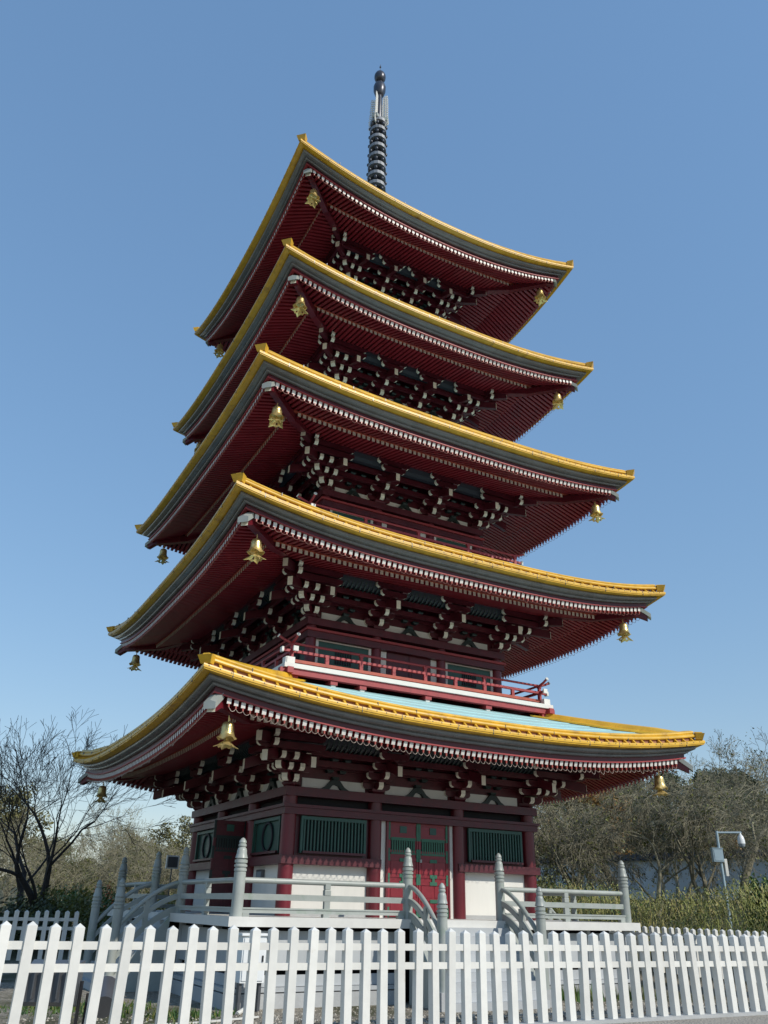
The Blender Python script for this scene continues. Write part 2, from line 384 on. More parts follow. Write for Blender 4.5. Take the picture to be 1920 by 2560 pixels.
    sweep(g, k, P([(0.465,-0.365), (0.47,-0.50), (0.52,-0.51), (0.70,-0.40), (0.60,-0.30)]), 0)
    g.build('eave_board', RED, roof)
    g = MB(); sweep(g, k, P([(0.435,-0.492), (0.435,-0.527), (0.54,-0.527), (0.54,-0.492)]), 0); g.build('eave_ledge', REDB, roof)
    # soffit boards, upper and lower
    zt = lambda u: ZT[k] + 0.6*lift(k, u)
    g = MB()
    for sd in range(4):
        T = side(sd); rows = []
        for i in range(41):
            t = -1+2*i/40
            a, b = R-DW-0.02, R-DT-0.1
            vp, zp = h+1.1, ZA[k]+1.15
            c = R-DT-0.1
            zc_ = zt(t*c)
            zi = zp + (zp-ZT[k])*(vp-h+0.25)/(R-DT-vp)
            rows.append([g.pt(T(t*a, a, lip(k, t)+HW+0.03)), g.pt(T(t*b, b, zt(t*b)+0.19)), g.pt(T(t*c, c-0.001, zc_+0.02)), g.pt(T(t*vp, vp, zp+0.02+0.3*lift(k, t*vp))), g.pt(T(t*(h-0.25), h-0.25, zi))])
        for p, q in zip(rows, rows[1:]):
            for j in range(4): g.f.append([p[j], p[j+1], q[j+1], q[j]]); g.m.append(0)
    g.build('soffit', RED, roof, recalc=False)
    g = MB(); base = lambda t: ZT[k]+0.6*lift(k, t*(R-DT))
    sweep(g, k, [(DT-0.03,0.0), (DT-0.03,0.035), (DT+0.12,0.04), (DT+0.12,0.0)], 0, base=base); g.build('rafter_strip', ORNG, roof)
    # rafters
    def put(mesh_name, sd, u, vend, ztop, L, slope, individually, endmat):
        if L < 0.1: return
        ang = math.atan(slope)
        if individually:
            inst('rafter', RFM, roof, side(sd)(u, vend, ztop), (ang, 0, sd*pi/2), (1, L/cos(ang), 1))
        else:
            wv, hh = 0.052, 0.130
            REST.T = lambda x, y, z: side(sd)(u+x, vend-y, ztop+z+slope*y)
            REST.box(-wv, wv, 0, L, -hh, 0, 0, end={2: endmat})
    vw = R-DW; n = int((2*vw-0.56)/SP)
    for sd in range(4):
        for i in range(n+1):
            u = (i-n/2)*SP
            zt0 = lip(k, u/vw)+HW
            L = min(DT-DW+0.1, vw-abs(u)-0.1)
            zin2 = zt(u)+0.17
            slope = (zin2-zt0)/(DT-DW)
            ind = (sd == 0 and n_rafters < 300)
            if ind: n_rafters += 1
            put('rafter', sd, u, vw, zt0, L, slope, ind, 1)
        ve = R-DT; nb = int((2*ve-0.5)/SP); vp, zp = h+1.1, ZA[k]+1.15
        for i in range(nb+1):
            u = (i-nb/2)*SP
            L = min(ve-h+0.1, ve-abs(u)-0.1)
            z0 = zt(u); slope = (zp+0.3*lift(k, u)-z0)/(ve-vp)
            put('rafter', sd, u, ve, z0, L, slope, False, 2)
    # hip ridges with end ornament, hip beams with caps
    S2 = sqrt(2)
    for ci, (sx, sy) in enumerate(((-1,-1), (1,-1), (1,1), (-1,1))):
        ang = math.atan2(sy, sx)
        # local frame: x outward along the diagonal, y across
        def F(x, y, z, ang=ang): return (x*cos(ang)-y*sin(ang), x*sin(ang)+y*cos(ang), z)
        g = MB(); rows = []
        def corner_pt(wd, s_, dz):
            """point beside the hip: wd metres along the eave from the corner, on this or (negative) the other slope"""
            d, z = surf(1.0-abs(wd)/R, s_); r_ = R-d; a_ = r_-abs(wd)
            return (sx*a_, sy*r_, z+dz) if wd >= 0 else (sx*r_, sy*a_, z+dz)
        for i in range(21):
            s_ = i/20*0.985; wb = 0.17+(0.36*min(1, s_*2.2) if k == 0 else 0.03); rh = 0.12+0.07*min(1, s_*5)
            rows.append([g.pt(corner_pt(*q)) for q in ((wb, s_, 0.02), (wb, s_, 0.075), (0.17, s_, 0.08), (0.13, s_, rh), (0.0, s_, rh+0.02), (-0.13, s_, rh), (-0.17, s_, 0.08), (-wb, s_, 0.075), (-wb, s_, 0.02))])
        for p_, q_ in zip(rows, rows[1:]):
            for j in range(8): g.f.append([p_[j], p_[j+1], q_[j+1], q_[j]]); g.m.append(0)
        g.f.append(rows[0]); g.m.append(0)
        rg = g.build('hip_ridge', GOLD, roof)
        g = MB(F); c0 = (R-0.02)*S2; z0 = ZC[k]
        g.hexa([(c0-0.24,-0.10,z0+0.02), (c0-0.03,-0.12,z0-0.0), (c0-0.03,0.12,z0-0.0), (c0-0.24,0.10,z0+0.02),
                (c0-0.22,-0.14,z0+0.21), (c0+0.05,-0.18,z0+0.19), (c0+0.05,0.18,z0+0.19), (c0-0.22,0.14,z0+0.21)])
        g.hexa([(c0-0.26,-0.08,z0+0.21), (c0+0.0,-0.10,z0+0.19), (c0+0.0,0.10,z0+0.19), (c0-0.26,0.08,z0+0.21),
                (c0-0.24,-0.05,z0+0.26), (c0-0.02,-0.07,z0+0.24), (c0-0.02,0.07,z0+0.24), (c0-0.24,0.05,z0+0.26)])
        g.build('ridge_end_ornament', GOLD, rg)
        # hip beam, drooping at its capped tip
        g = MB(F)
        ca, za = (h+0.2)*S2, ZA[k]+1.02
        dc_, dz_ = ((0, 0), (-0.07, 0.0), (-0.12, 0.05), (-0.15, 0.0), (-0.21, 0.06))[k]
        path = [(-0.41,-0.98), (-0.62,-0.83), (-1.2,-0.85), (-1.75,-0.86), (-2.3,-0.72), (-2.9,-0.45)]
        pts = [((R+c+dc_)*S2, ZC[k]+z+dz_) for c, z in path] + [(ca, za)]
        for i_, ((c1, z1), (c2, z2)) in enumerate(zip(pts, pts[1:])):
            wv = 0.10 if i_ < 3 else 0.12
            g.hexa([(c2,-wv,z2), (c1,-wv,z1), (c1,wv,z1), (c2,wv,z2), (c2,-wv,z2+0.26), (c1,-wv,z1+0.26), (c1,wv,z1+0.26), (c2,wv,z2+0.26)], 0, end={3: 1} if i_ == 0 else None)
        hb = g.build('hip_beam', [REDC, CREAM], roof)
        g = MB(F); c1, z1 = (R-0.60+dc_)*S2, ZC[k]-0.62+dz_; c2, z2 = (R-0.33+dc_)*S2, ZC[k]-0.93+dz_
        lp = lambda c, z: [(c, -0.15, z), (c, -0.15, z+0.15), (c, 0, z+0.20), (c, 0.15, z+0.15), (c, 0.15, z)]
        A = [g.pt(p) for p in lp(c1, z1)]; B = [g.pt(p) for p in lp(c2, z2)]
        g.f.append(A[::-1]); g.m.append(0); g.f.append(B); g.m.append(1)
        for i in range(5): g.f.append([A[i], A[(i+1) % 5], B[(i+1) % 5], B[i]]); g.m.append(0)
        g.build('beam_cap', [STONE, STONE], hb)
    return roof

# ---- brackets
def arm_mesh(name, L0, L1, w, h, white0=False, white1=True):
    """arm along local -y (outward), from y=+L0 to y=-L1, rounded under its ends"""
    mb = MB(); hh = h/2
    loop = []; sd = {}
    def add(p, m=0):
        loop.append(p); sd[len(loop)-1] = m
    add((-L1, hh), 1 if white1 else 0); add((-L1, -hh*0.1), 1 if white1 else 0); add((-L1+0.035, -hh*0.62), 1 if white1 else 0); add((-L1+0.10, -hh), 0)
    add((L0-0.10, -hh), 1 if white0 else 0); add((L0-0.035, -hh*0.62), 1 if white0 else 0); add((L0, -hh*0.1), 1 if white0 else 0); add((L0, hh), 0)
    mb.prism(loop, -w/2, w/2, 0, 0, sd); return mb.mesh(name, [RED, CREAM])
AM1 = arm_mesh('bracket_arm', 0.1, 0.36, 0.15, 0.19)
AM2 = arm_mesh('bracket_arm', 0.1, 0.72, 0.14, 0.18)
AM3 = arm_mesh('bracket_arm', 0.1, 1.07, 0.14, 0.18)
AML = arm_mesh('bracket_arm', 0.45, 0.45, 0.13, 0.17, True, True)
AMF = arm_mesh('bracket_arm', 0.62, 0.62, 0.13, 0.16, True, True)
AMC = [arm_mesh('bracket_arm', 0.45, e, 0.13, 0.17, True, True) for e in (0.72, 1.07, 1.5)]
AMD = [arm_mesh('bracket_arm', 0.1, 0.36*1.414+0.02, 0.17, 0.19), arm_mesh('bracket_arm', 0.1, 0.72*1.414, 0.17, 0.19)]
def tail_mesh(vend, zend, slope, w=0.145, hh=0.27):
    mb = MB(); L = vend+0.1
    loop = [(-vend, zend+hh/2), (-vend, zend-hh/2), (0.1, zend-hh/2+slope*L), (0.1, zend+hh/2+slope*L)]
    mb.prism(loop, -w/2, w/2, 0, 0, {0: 1})
    return mb.mesh('tail_rafter', [RED, CREAM])
TL1 = tail_mesh(1.42, 0.27, 0.36); TL3 = tail_mesh(1.36*1.414, 0.34, 0.26, 0.16, 0.27); TL4 = tail_mesh(1.67*1.414, 0.75, 0.12, 0.16, 0.25)
def blk(mb, x, y, z, s=0.17, h=0.10):
    a, b = s/2*0.72, s/2
    mb.hexa([(x-a,y-a,z), (x+a,y-a,z), (x+a,y+a,z), (x-a,y+a,z), (x-b,y-b,z+h*0.5), (x+b,y-b,z+h*0.5), (x+b,y+b,z+h*0.5), (x-b,y+b,z+h*0.5)])
    mb.box(x-b, x+b, y-b, y+b, z+h*0.5, z+h)
mb = MB(); blk(mb, 0, 0, -0.21, 0.40, 0.14); BLKM = mb.mesh('bracket_set', RED)
mb = MB(); blk(mb, 0, 0, 0, 1, 1); BLKU = mb.mesh('bearing_block', RED); mb = MB(); blk(mb, 0, 0, 0, 1, 1); BLKG = mb.mesh('bearing_block', GREENK)
BL = [(0, 0.33, 0.095, 0.18, 0.065), (0, 0.70, 0.33, 0.18, 0.065), (0, 1.1, 0.55, 0.19, 0.06)]
for x in (-0.36, 0.36): BL += [(x, 0, 0.095, 0.17, 0.065), (x, 0.33, 0.327, 0.17, 0.06), (x, 0.70, 0.547, 0.17, 0.06), (x, 1.1, 0.777, 0.17, 0.06), (x*1.4, 1.1, 1.0, 0.16, 0.06)]
CBLKM = BLKM

def bracket(k, sd, u):
    p = side(sd)(u, H[k], ZA[k])
    b = inst('bracket_set', BLKM, PAG, p, rz(sd))
    def at(du, v, z): return side(sd)(u+du, H[k]+v, ZA[k]+z)
    inst('bracket_arm', AM1, b, p, rz(sd)); inst('bracket_arm', AM2, b, at(0, 0, 0.24), rz(sd))
    for v, z, m in ((0, 0, AML), (0.33, 0.24, AML), (0.70, 0.46, AML), (1.1, 0.69, AML), (1.1, 0.92, AMF)):
        inst('bracket_arm', m, b, at(0, v, z), (0, 0, sd*pi/2-pi/2))
    inst('tail_rafter', TL1, b, p, rz(sd))
    for x, v, z, s1, h1 in BL: inst('bearing_block', BLKU, b, at(x, v, z), rz(sd), (s1, s1, h1))
def corner_bracket(k, ci):
    sx, sy = ((-1,-1), (1,-1), (1,1), (-1,1))[ci]
    ang = math.atan2(sy, sx); h = H[k]
    p = (sx*h, sy*h, ZA[k]); b = inst('bracket_set', CBLKM, PAG, p, (0, 0, ang))
    rd = (0, 0, ang+pi/2)
    inst('bracket_arm', AMD[0], b, p, rd); inst('bracket_arm', AMD[1], b, (p[0], p[1], p[2]+0.25), rd)
    inst('tail_rafter', TL3, b, p, rd); inst('tail_rafter', TL4, b, p, rd)
    for v, z in ((0.33, 0.095), (0.70, 0.35), (1.1, 0.58)): inst('bearing_block', BLKU, b, (p[0]+sx*v, p[1]+sy*v, p[2]+z), (0, 0, ang), (0.2, 0.2, 0.07))
    sides = {0: (0, 3), 1: (0, 1), 2: (2, 1), 3: (2, 3)}[ci]
    for sd in sides:
        # own outward arms of the corner column, seen on this side
        c = side(sd); o = c(0, 1, 0); lat = (sx, sy) if False else None
        # lateral sign of the corner along u
        uu = None
        for s_ in (-1, 1):
            q = c(s_*h, h, 0)
            if abs(q[0]-sx*h) < 1e-3 and abs(q[1]-sy*h) < 1e-3: uu = s_
        def at(du, v, z): return c(uu*(h+du), h+v, ZA[k]+z)
        inst('bracket_arm', AM1, b, at(0, 0, 0), rz(sd)); inst('bracket_arm', AM2, b, at(0, 0, 0.24), rz(sd)); inst('bracket_arm', AM3, b, at(0.33, 0, 0.46), rz(sd)); inst('bracket_arm', AM3, b, at(0, 0, 0.46), rz(sd))
        inst('tail_rafter', TL1, b, at(0, 0, 0), rz(sd))
        for j, (v, z) in enumerate(((0.33, 0.24), (0.70, 0.46), (1.1, 0.69))):
            inst('bracket_arm', AMC[j], b, at(0, v, z), (0, 0, sd*pi/2 + (pi/2 if uu > 0 else -pi/2)))
        inst('bracket_arm', AMC[2], b, at(0, 1.1, 0.92), (0, 0, sd*pi/2 + (pi/2 if uu > 0 else -pi/2)))

SLAT = MB()
pr_ = [(0.74, 0.70), (0.86, 0.73), (0.97, 0.82), (1.03, 0.95), (1.06, 1.08)]
SLAT.prism([(-v, z) for v, z in pr_] + [(-v+0.05, z+0.05) for v, z in reversed(pr_)], -0.025, 0.025, 0)
SLATM = SLAT.mesh('curved_slat', GREENK)

def do_brackets(k):
    h = H[k]; za = ZA[k]; hc = BF*h
    for sd in (0, 3, 1):
        for u in (-hc, hc): bracket(k, sd, u)
    for ci in (0, 1, 3): corner_bracket(k, ci)
    for sd in range(4):
        T = side(sd)
        # through beams on each step and the eave purlin
        for v, z0, z1, wv in ((0.0, 0.34, 0.50, 0.07), (0.33, 0.36, 0.52, 0.06), (0.70, 0.57, 0.72, 0.06), (0, 0.62, 0.80, 0.07)):
            e = h+v+(0.35 if v > 0 else 0.0)
            mb = MB(T); mb.box(-e, e, h+v-wv, h+v+wv, za+z0, za+z1); mb.build('bracket_beam', RED, PAG)
        e = h+1.1+0.35
        mb = MB(T); mb.box(-e, e, h+1.1-0.075, h+1.1+0.075, za+1.02, za+1.20); mb.build('eave_purlin', RED, PAG)
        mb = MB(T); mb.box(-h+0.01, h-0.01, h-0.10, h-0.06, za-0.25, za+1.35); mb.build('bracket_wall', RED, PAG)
        if sd in (0, 3):
            # curved ribbed coving
            mb = MB(T)
            for (v0, z0), (v1, z1) in zip(pr_, pr_[1:]):
                e0 = h+0.6; mb.hexa([(-e0,h+v0+0.02,za+z0+0.06), (e0,h+v0+0.02,za+z0+0.06), (e0,h+v1+0.02,za+z1+0.06), (-e0,h+v1+0.02,za+z1+0.06), (-e0,h+v0,za+z0+0.09), (e0,h+v0,za+z0+0.09), (e0,h+v1,za+z1+0.09), (-e0,h+v1,za+z1+0.09)])
            cv = mb.build('eave_coving', BLUEB, PAG)
            for a, b in ((-h, -hc), (-hc, hc), (hc, h)):
                if k < 2:
                    n = int((b-a-0.75)/0.15)
                    for i in range(n+1):
                        u = (a+b)/2+0.05 + (i-n/2)*0.15
                        p = T(u, h, za); inst('curved_slat', SLATM, cv, p, rz(sd))
                # plaster field, frog-leg strut, small blocks
                mb = MB(T); mb.box(a+0.33, b-0.33, h-0.06, h-0.02, za-0.17, za+0.075); pl = mb.build('plaster_field', PLASTER, PAG)
                mb = MB(T); c = (a+b)/2
                prof = [(c-0.46, -0.205), (c-0.28, -0.10), (c-0.13, 0.07), (c+0.13, 0.07), (c+0.28, -0.10), (c+0.46, -0.205), (c+0.20, -0.205), (c+0.10, -0.08), (c, -0.05), (c-0.10, -0.08), (c-0.20, -0.205)]
                for i in range(5):
                    q = [prof[i], prof[i+1], prof[10-i-1] if 10-i-1 > 5 else prof[6], prof[10-i]] if i < 5 else None
                    if i == 4: q = [prof[4], prof[5], prof[6], prof[7]]
                    if i == 0: q = [prof[0], prof[1], prof[9], prof[10]]
                    if i == 1: q = [prof[1], prof[2], prof[8], prof[9]]
                    if i == 2: q = [prof[2], prof[3], prof[8], prof[8]]
                    if i == 3: q = [prof[3], prof[4], prof[7], prof[8]]
                    q = list(dict.fromkeys(q))
                    A = [mb.pt((x, h-0.02, za+z)) for x, z in q]; B = [mb.pt((x, h+0.07, za+z)) for x, z in q]
                    nn = len(q); mb.f.append(A); mb.m.append(0); mb.f.append(B[::-1]); mb.m.append(0)
                    for j in range(nn): mb.f.append([A[j], A[(j+1) % nn], B[(j+1) % nn], B[j]]); mb.m.append(0)
                blk(mb, c, h, za+0.07, 0.2, 0.09)
                mb.build('frog_leg_strut', GREENK, pl)
                for dx in (-0.2, 0.2):
                    for v_, z_ in ((0.33, 0.525), (0.02, 0.26)): inst('bearing_block', BLKG, pl, T(c+dx, h+v_, za+z_), rz(sd), (0.2, 0.2, 0.075))

# ---- storeys
def cyl(r, z0, z1, n=16):
    mb = MB(); mb.lathe([(r, z0), (r, z1)], n); return mb
def slat_window(T, u0, u1, v, z0, z1, bars=True):
    mb = MB(T)
    mb.box(u0, u1, v-0.03, v+0.05, z1-0.09, z1); mb.box(u0, u1, v-0.03, v+0.05, z0, z0+0.06)
    mb.box(u0, u0+0.07, v-0.03, v+0.047, z0+0.06, z1-0.09); mb.box(u1-0.07, u1, v-0.03, v+0.047, z0+0.06, z1-0.09)
    wn = mb.build('window', GREEN, PAG)
    mb = MB(T); mb.box(u0+0.07, u1-0.07, v-0.06, v-0.04, z0+0.06, z1-0.09); mb.build('window_backing', DARK if bars else GREEN, wn)
    n = max(4, int((u1-u0-0.14)/0.098))
    if bars:
        for i in range(n):
            u = u0+0.07+(u1-u0-0.14)*(i+0.5)/n
            mb = MB(T); mb.prism([(u-0.027, v-0.02), (u-0.022, v+0.025), (u+0.022, v+0.025), (u+0.027, v-0.02)], z0+0.06, z1-0.09, 2)
            mb.build('window_bar', GREEN, wn)
    else:
        mb = MB(T); c = ((u0+u1)/2, (z0+z1)/2-0.02); a, b = (u1-u0)*0.2, (z1-z0)*0.42; N = 28
        for r in (1.0, 0.84):
            pass
        ring = []
        for i in range(N):
            th = 2*pi*i/N
            ring.append([mb.pt((c[0]+a*q*cos(th), v+dv, c[1]+b*q*sin(th))) for q, dv in ((1.0, -0.04), (1.0, 0.01), (0.86, 0.01), (0.86, -0.04))])
        for i in range(N):
            A, B = ring[i], ring[(i+1) % N]
            for j in range(4): mb.f.append([A[j], A[(j+1) % 4], B[(j+1) % 4], B[j]]); mb.m.append(0)
        mb.build('oval_moulding', BLUEB, wn)
    mb = MB(T); mb.box(u0+0.06, u1-0.03, v+0.05, v+0.115, z0-0.005, z0+0.055); mb.build('window_rail', RED, wn)
    return wn

def door_leaf(T, u0, u1, v, z0, z1, slats=True, REDD=REDD, GREENL=GREENL):
    mb = MB(T); mb.box(u0, u1, v-0.035, v, z0, z1); lf = mb.build('door', REDD, PAG)
    Hh = z1-z0; w = u1-u0
    def z(f): return z0+f*Hh
    def part(name, a, b, f0, f1, p, m, q=0.0):
        mb = MB(T); mb.box(a, b, v+q, v+p, z(f0), z(f1)); mb.build(name, m, lf)
    # raised rails and panels
    for f in (0.0, 0.165, 0.33, 0.405, 0.585, 0.665, 0.82, 0.965): part('door_rail', u0+0.05, u1-0.05, f, f+0.028, 0.018, REDD)
    part('door_stile', u0, u0+0.05, 0, 1, 0.022, REDD); part('door_stile', u1-0.05, u1, 0, 1, 0.022, REDD)
    for a, b in ((u0+0.10, (u0+u1)/2-0.04), ((u0+u1)/2+0.04, u1-0.10)):
        part('door_panel', a, b, 0.20, 0.32, 0.012, REDD); part('door_panel', a, b, 0.04, 0.155, 0.012, REDD); part('door_panel', a, b, 0.445, 0.575, 0.012, REDD)
    # green plates at the edges and middles
    for a, b in ((u0-0.012, u0+0.06), (u1-0.06, u1+0.012)):
        for f0, f1 in ((0.0, 0.10), (0.33, 0.445), (0.575, 0.71), (0.80, 1.0)): part('door_plate', a, b, f0, f1, 0.03, GREENL)
    c = (u0+u1)/2
    part('door_plate', c-0.11, c+0.11, 0.88, 0.955, 0.02, GREEN)
    for f in (0.335, 0.41, 0.15, 0.575): part('door_plate', c-0.12, c+0.12, f-0.005, f+0.032, 0.03, GREENL)
    part('door_plate', c-0.045, c+0.045, 0.367, 0.405, 0.028, GREENL)
    if slats:
        part('grille_backing', u0+0.09, u1-0.09, 0.665, 0.80, 0.004, DARK)
        part('grille_frame', u0+0.09, u1-0.09, 0.798, 0.83, 0.026, GREENL); part('grille_frame', u0+0.09, u1-0.09, 0.648, 0.668, 0.026, GREENL)
        for i in range(10):
            u = u0+0.10+(w-0.2)*(i+0.5)/10; part('grille_bar', u-0.022, u+0.022, 0.668, 0.80, 0.022, GREENL, 0.005)
    return lf

def do_storey(k):
    h = H[k]; za = ZA[k]; f = FL[k]; hc = BF*h; zp0, zp1 = za-0.44, za-0.21
    rc = 0.20 if k == 0 else 0.165
    cm = cyl(rc, f, zp0+0.02, 20).mesh('column', REDC, smooth=40)
    hp = H[k]
    pts = set()
    for sd in range(4):
        for u in (-h, -hc, hc, h):
            p = side(sd)(u, h, 0); pts.add((round(p[0], 4), round(p[1], 4)))
    if k < 3:
        for p in sorted(pts): inst('column', cm, PAG, (p[0], p[1], 0))
    for sd in range(4):
        T = side(sd)
        bw = 0.235 if k == 0 else 0.22
        mb = MB(T); mb.prism([(-(h+bw), h+bw), (h+bw, h+bw), (h-bw, h-bw), (-(h-bw), h-bw)], zp0, zp1, 2); 
        if k < 4: mb.build('head_beam', RED, PAG)
        if k < 3:
            z0, z1 = za-0.91 if k == 0 else za-0.83, za-0.66 if k == 0 else za-0.55
            b2 = rc+0.03
            mb = MB(T); mb.prism([(-(h+b2), h+b2), (h+b2, h+b2), (h-0.1, h-0.1), (-(h-0.1), h-0.1)], z0, z1-0.08, 2); bb = mb.build('tie_beam', RED, PAG)
            mb = MB(T); e = b2+0.05; mb.prism([(-(h+e), h+e), (h+e, h+e), (h-0.1, h-0.1), (-(h-0.1), h-0.1)], z1-0.076, z1, 2); mb.build('beam_cover_strip', REDB if k else RED, bb)
            mb = MB(T); mb.box(-h+0.05, h-0.05, h-0.14, h-0.10, z1-0.05, zp0+0.02); mb.build('beam_gap_shade', DARK, PAG)  # near-black sheet standing for the shade in the gap between the beams
        if k == 0:
            V = h+0.075
            # dado beams and plaster below
            for a, b, e0, e1 in ((-h, -hc, -h-0.235, -hc+0.12), (hc, h, hc-0.12, h+0.235)):
                mb = MB(T); A = [(e0, h+0.235), (e1, h+0.235), (e1, h-0.05), (e0+ (0.28 if a < -1 else 0), h-0.05)]
                if a > 0: A = [(e0, h+0.235), (e1, h+0.235), (e1-0.28, h-0.05), (e0, h-0.05)]
                mb.prism(A, za-2.14, za-1.93, 2); mb.build('dado_beam', RED, PAG)
                mb = MB(T); mb.box(a, b, h-0.10, h-0.04, f, za-2.13); mb.build('dado_panel', PLASTER, PAG)
                mb = MB(T); mb.box(a+rc, b-rc, h-0.12, h+0.0, za-1.94, za-0.89); mb.build('window_wall', RED, PAG)
                mb = MB(T); mb.box(a+rc, b-rc, h-0.045, h+0.0, f, f+0.10); mb.build('skirting', CONC, PAG)
                slat_window(T, a+rc+0.12, b-rc-0.12, V, za-1.86, za-0.93, bars=(sd != 3))
            # door bay
            for a_, b_ in ((-hc+rc-0.02, -1.06), (1.06, hc-rc+0.02)): mb = MB(T); mb.box(a_, b_, h-0.05, h+0.02, f, za-0.89); mb.build('door_jamb_panel', PLASTER, PAG)
            mb = MB(T); mb.box(-1.08, 1.08, h-0.14, h-0.10, f, za-0.89); mb.build('door_bay_backing', DARK, PAG)
            for a_, b_ in ((-1.06, -1.0), (1.0, 1.06)): mb = MB(T); mb.box(a_, b_, h, h+0.10, f, za-0.89); mb.build('door_frame', REDC, PAG)
            if sd == 0:
                for a, b in ((-0.995, -0.01), (0.01, 0.995)): door_leaf(T, a, b, h+0.06, f+0.03, za-0.90)
                mb = MB(T); mb.box(0.03, 0.09, h+0.085, h+0.13, f+1.42, f+1.50); mb.build('padlock', STONE, PAG)
            elif sd == 3:
                # leaves stand open, at right angles to the wall
                for uu in (1.0,):
                    T3 = lambda a, b, z, uu=uu: side(3)(uu+(0.0 if uu > 0 else 0.0)+b-h, h+a, z)
                    door_leaf(T3, 0.08, 1.06, h, f+0.03, za-0.90, True, RED, GREENK)  # same door, but its shade is put into a darker red and green
            else:
                mb = MB(T); mb.box(-0.99, 0.99, h, h+0.06, f, za-0.9); mb.build('door', REDD, PAG)
        elif k < 3:
            V = h+0.0
            mb = MB(T); mb.box(-h+0.06, h-0.06, h-0.10, h-0.05, f-0.2, za-0.5); mb.build('wall', RED, PAG)
            if sd in (0, 3):
                for a, b in ((-h, -hc), (hc, h)):
                    u0, u1 = a+rc+0.1, b-rc-0.1; z0, z1 = f+0.52, za-0.86
                    mb = MB(T); mb.box(u0-0.09, u1+0.09, V-0.06, V+0.02, z1, z1+0.08); mb.box(u0-0.09, u0, V-0.06, V+0.018, z0-0.1, z1); mb.box(u1, u1+0.09, V-0.06, V+0.018, z0-0.1, z1)
                    wn = mb.build('window', PLASTER, PAG)
                    mb = MB(T); mb.box(u0, u1, V-0.05, V-0.02, z0-0.1, z1); mb.build('window_board', GREEN, wn)
                    c = (u0+u1)/2
                    for i in range(7):
                        uu = c+(i-3)*0.085; mb = MB(T); mb.box(uu-0.02, uu+0.02, V-0.02, V+0.015, z0+0.04, z1-0.16); mb.build('window_bar', BLUEB, wn)
                for a_ in (-hc+rc, hc-rc-0.22): mb = MB(T); mb.box(a_, a_+0.22, h-0.05, h+0.0, f, za-0.84); mb.build('jamb_panel', PLASTER, PAG)
                for a, b in ((-hc+rc+0.24, -0.01), (0.01, hc-rc-0.24)):
                    mb = MB(T); mb.box(a, b, h-0.05, h+0.015, f, za-0.84); d = mb.build('door', RED, PAG)
                    mb = MB(T); mb.box(a+0.08, b-0.08, h+0.015, h+0.03, f+0.3, f+0.8); mb.build('door_panel', RED, d)
    # core wall behind everything
    mb = MB(); q = h-0.16; mb.box(-q, q, -q, q, f-0.6, za+1.3); mb.build('core_wall', RED, PAG)

# ---- balconies
def do_balcony(k):
    f = FL[k]; B = H[k]+1.30; rv = B-0.30; dz = f-7.55
    mb = MB(); mb.box(-B+0.1, B-0.1, -B+0.1, B-0.1, f-0.11, f-0.01); bal = mb.build('balcony', REDB, PAG)
    for sd in range(4):
        T = side(sd)
        mb = MB(T); mb.prism([(-B, B), (B, B), (B-0.12, B-0.12), (-B+0.12, B-0.12)], f-0.13, f+0.0, 2); mb.build('balcony_skirt', WHITE, bal)
        mb = MB(T); mb.box(-B-0.10, B+0.10, B-0.24, B-0.06, f-0.30, f-0.135, 0, end={3: 1, 5: 1} if False else None); mb.build('balcony_beam', REDB, bal)
        if sd in (1, 2) and k > 1: continue
        for u in (-2*B/3-0.9+0.9, -B*0.47, 0, B*0.47, B*0.94):
            if abs(u) > B-0.2: continue
            mb = MB(T); mb.box(u-0.11, u+0.11, B-0.5, B-0.1, f-0.42, f-0.305); mb.box(u-0.07, u+0.07, B-0.5, B-0.14, f-0.62, f-0.42, 1); mb.build('joist_end', [REDB, PLASTER], bal)
        # rails
        mb = MB(T); mb.box(-rv-0.02, rv+0.02, rv-0.045, rv+0.045, f+0.10, f+0.19); mb.build('bottom_rail', ORNG, bal)
        e = rv+0.28
        mb = MB(T); mb.box(-e, e, rv-0.04, rv+0.04, f+0.39, f+0.465, 0); 
        mb.build('middle_rail', REDB, bal)
        mb = MB(T); zz = f+0.66
        path = [(-rv-0.42, rv, zz+0.15), (-rv-0.25, rv, zz+0.07), (-rv-0.05, rv, zz+0.01), (-rv+0.3, rv, zz), (rv-0.3, rv, zz), (rv+0.05, rv, zz+0.01), (rv+0.25, rv, zz+0.07), (rv+0.42, rv, zz+0.15)]
        mb.tube(path, 0.038, 10, 0); mb.build('top_rail', REDB, bal, smooth=40)
        for s_ in (-1, 1):
            mb = MB(T); mb.tube([(s_*(rv+0.42), rv, zz+0.15), (s_*(rv+0.445), rv, zz+0.165)], 0.055, 12); mb.build('rail_cap', WHITE, bal)
            mb = MB(T); mb.box(s_*e-0.012 if s_ > 0 else s_*e-0.05, s_*e+0.05 if s_ > 0 else s_*e+0.012, rv-0.075, rv+0.075, f+0.36, f+0.50); mb.build('rail_cap', WHITE, bal)
            mb = MB(T); mb.box(s_*(rv+0.16)-0.09, s_*(rv+0.16)+0.09, rv-0.02, rv+0.22, f+0.003, f+0.19); mb.build('corner_block', WHITE, bal)
        n = 8
        for i in range(n+1):
            u = -rv+2*rv*i/n
            mb = MB(T); mb.box(u-0.055, u+0.055, rv-0.038, rv+0.038, f+0.15, f+0.43)
            if i % 2 == 0: mb.box(u-0.045, u+0.045, rv-0.036, rv+0.036, f+0.40, f+0.60); mb.box(u-0.07, u+0.07, rv-0.045, rv+0.045, f+0.585, f+0.63)
            mb.build('balcony_post', REDB, bal)

for k in range(5):
    do_storey(k); do_brackets(k); do_roof(k)
    if k in (1, 2): do_balcony(k)
tag(REST.build('rafters', [REDR, WHITE, CREAM], PAG), kind='stuff')

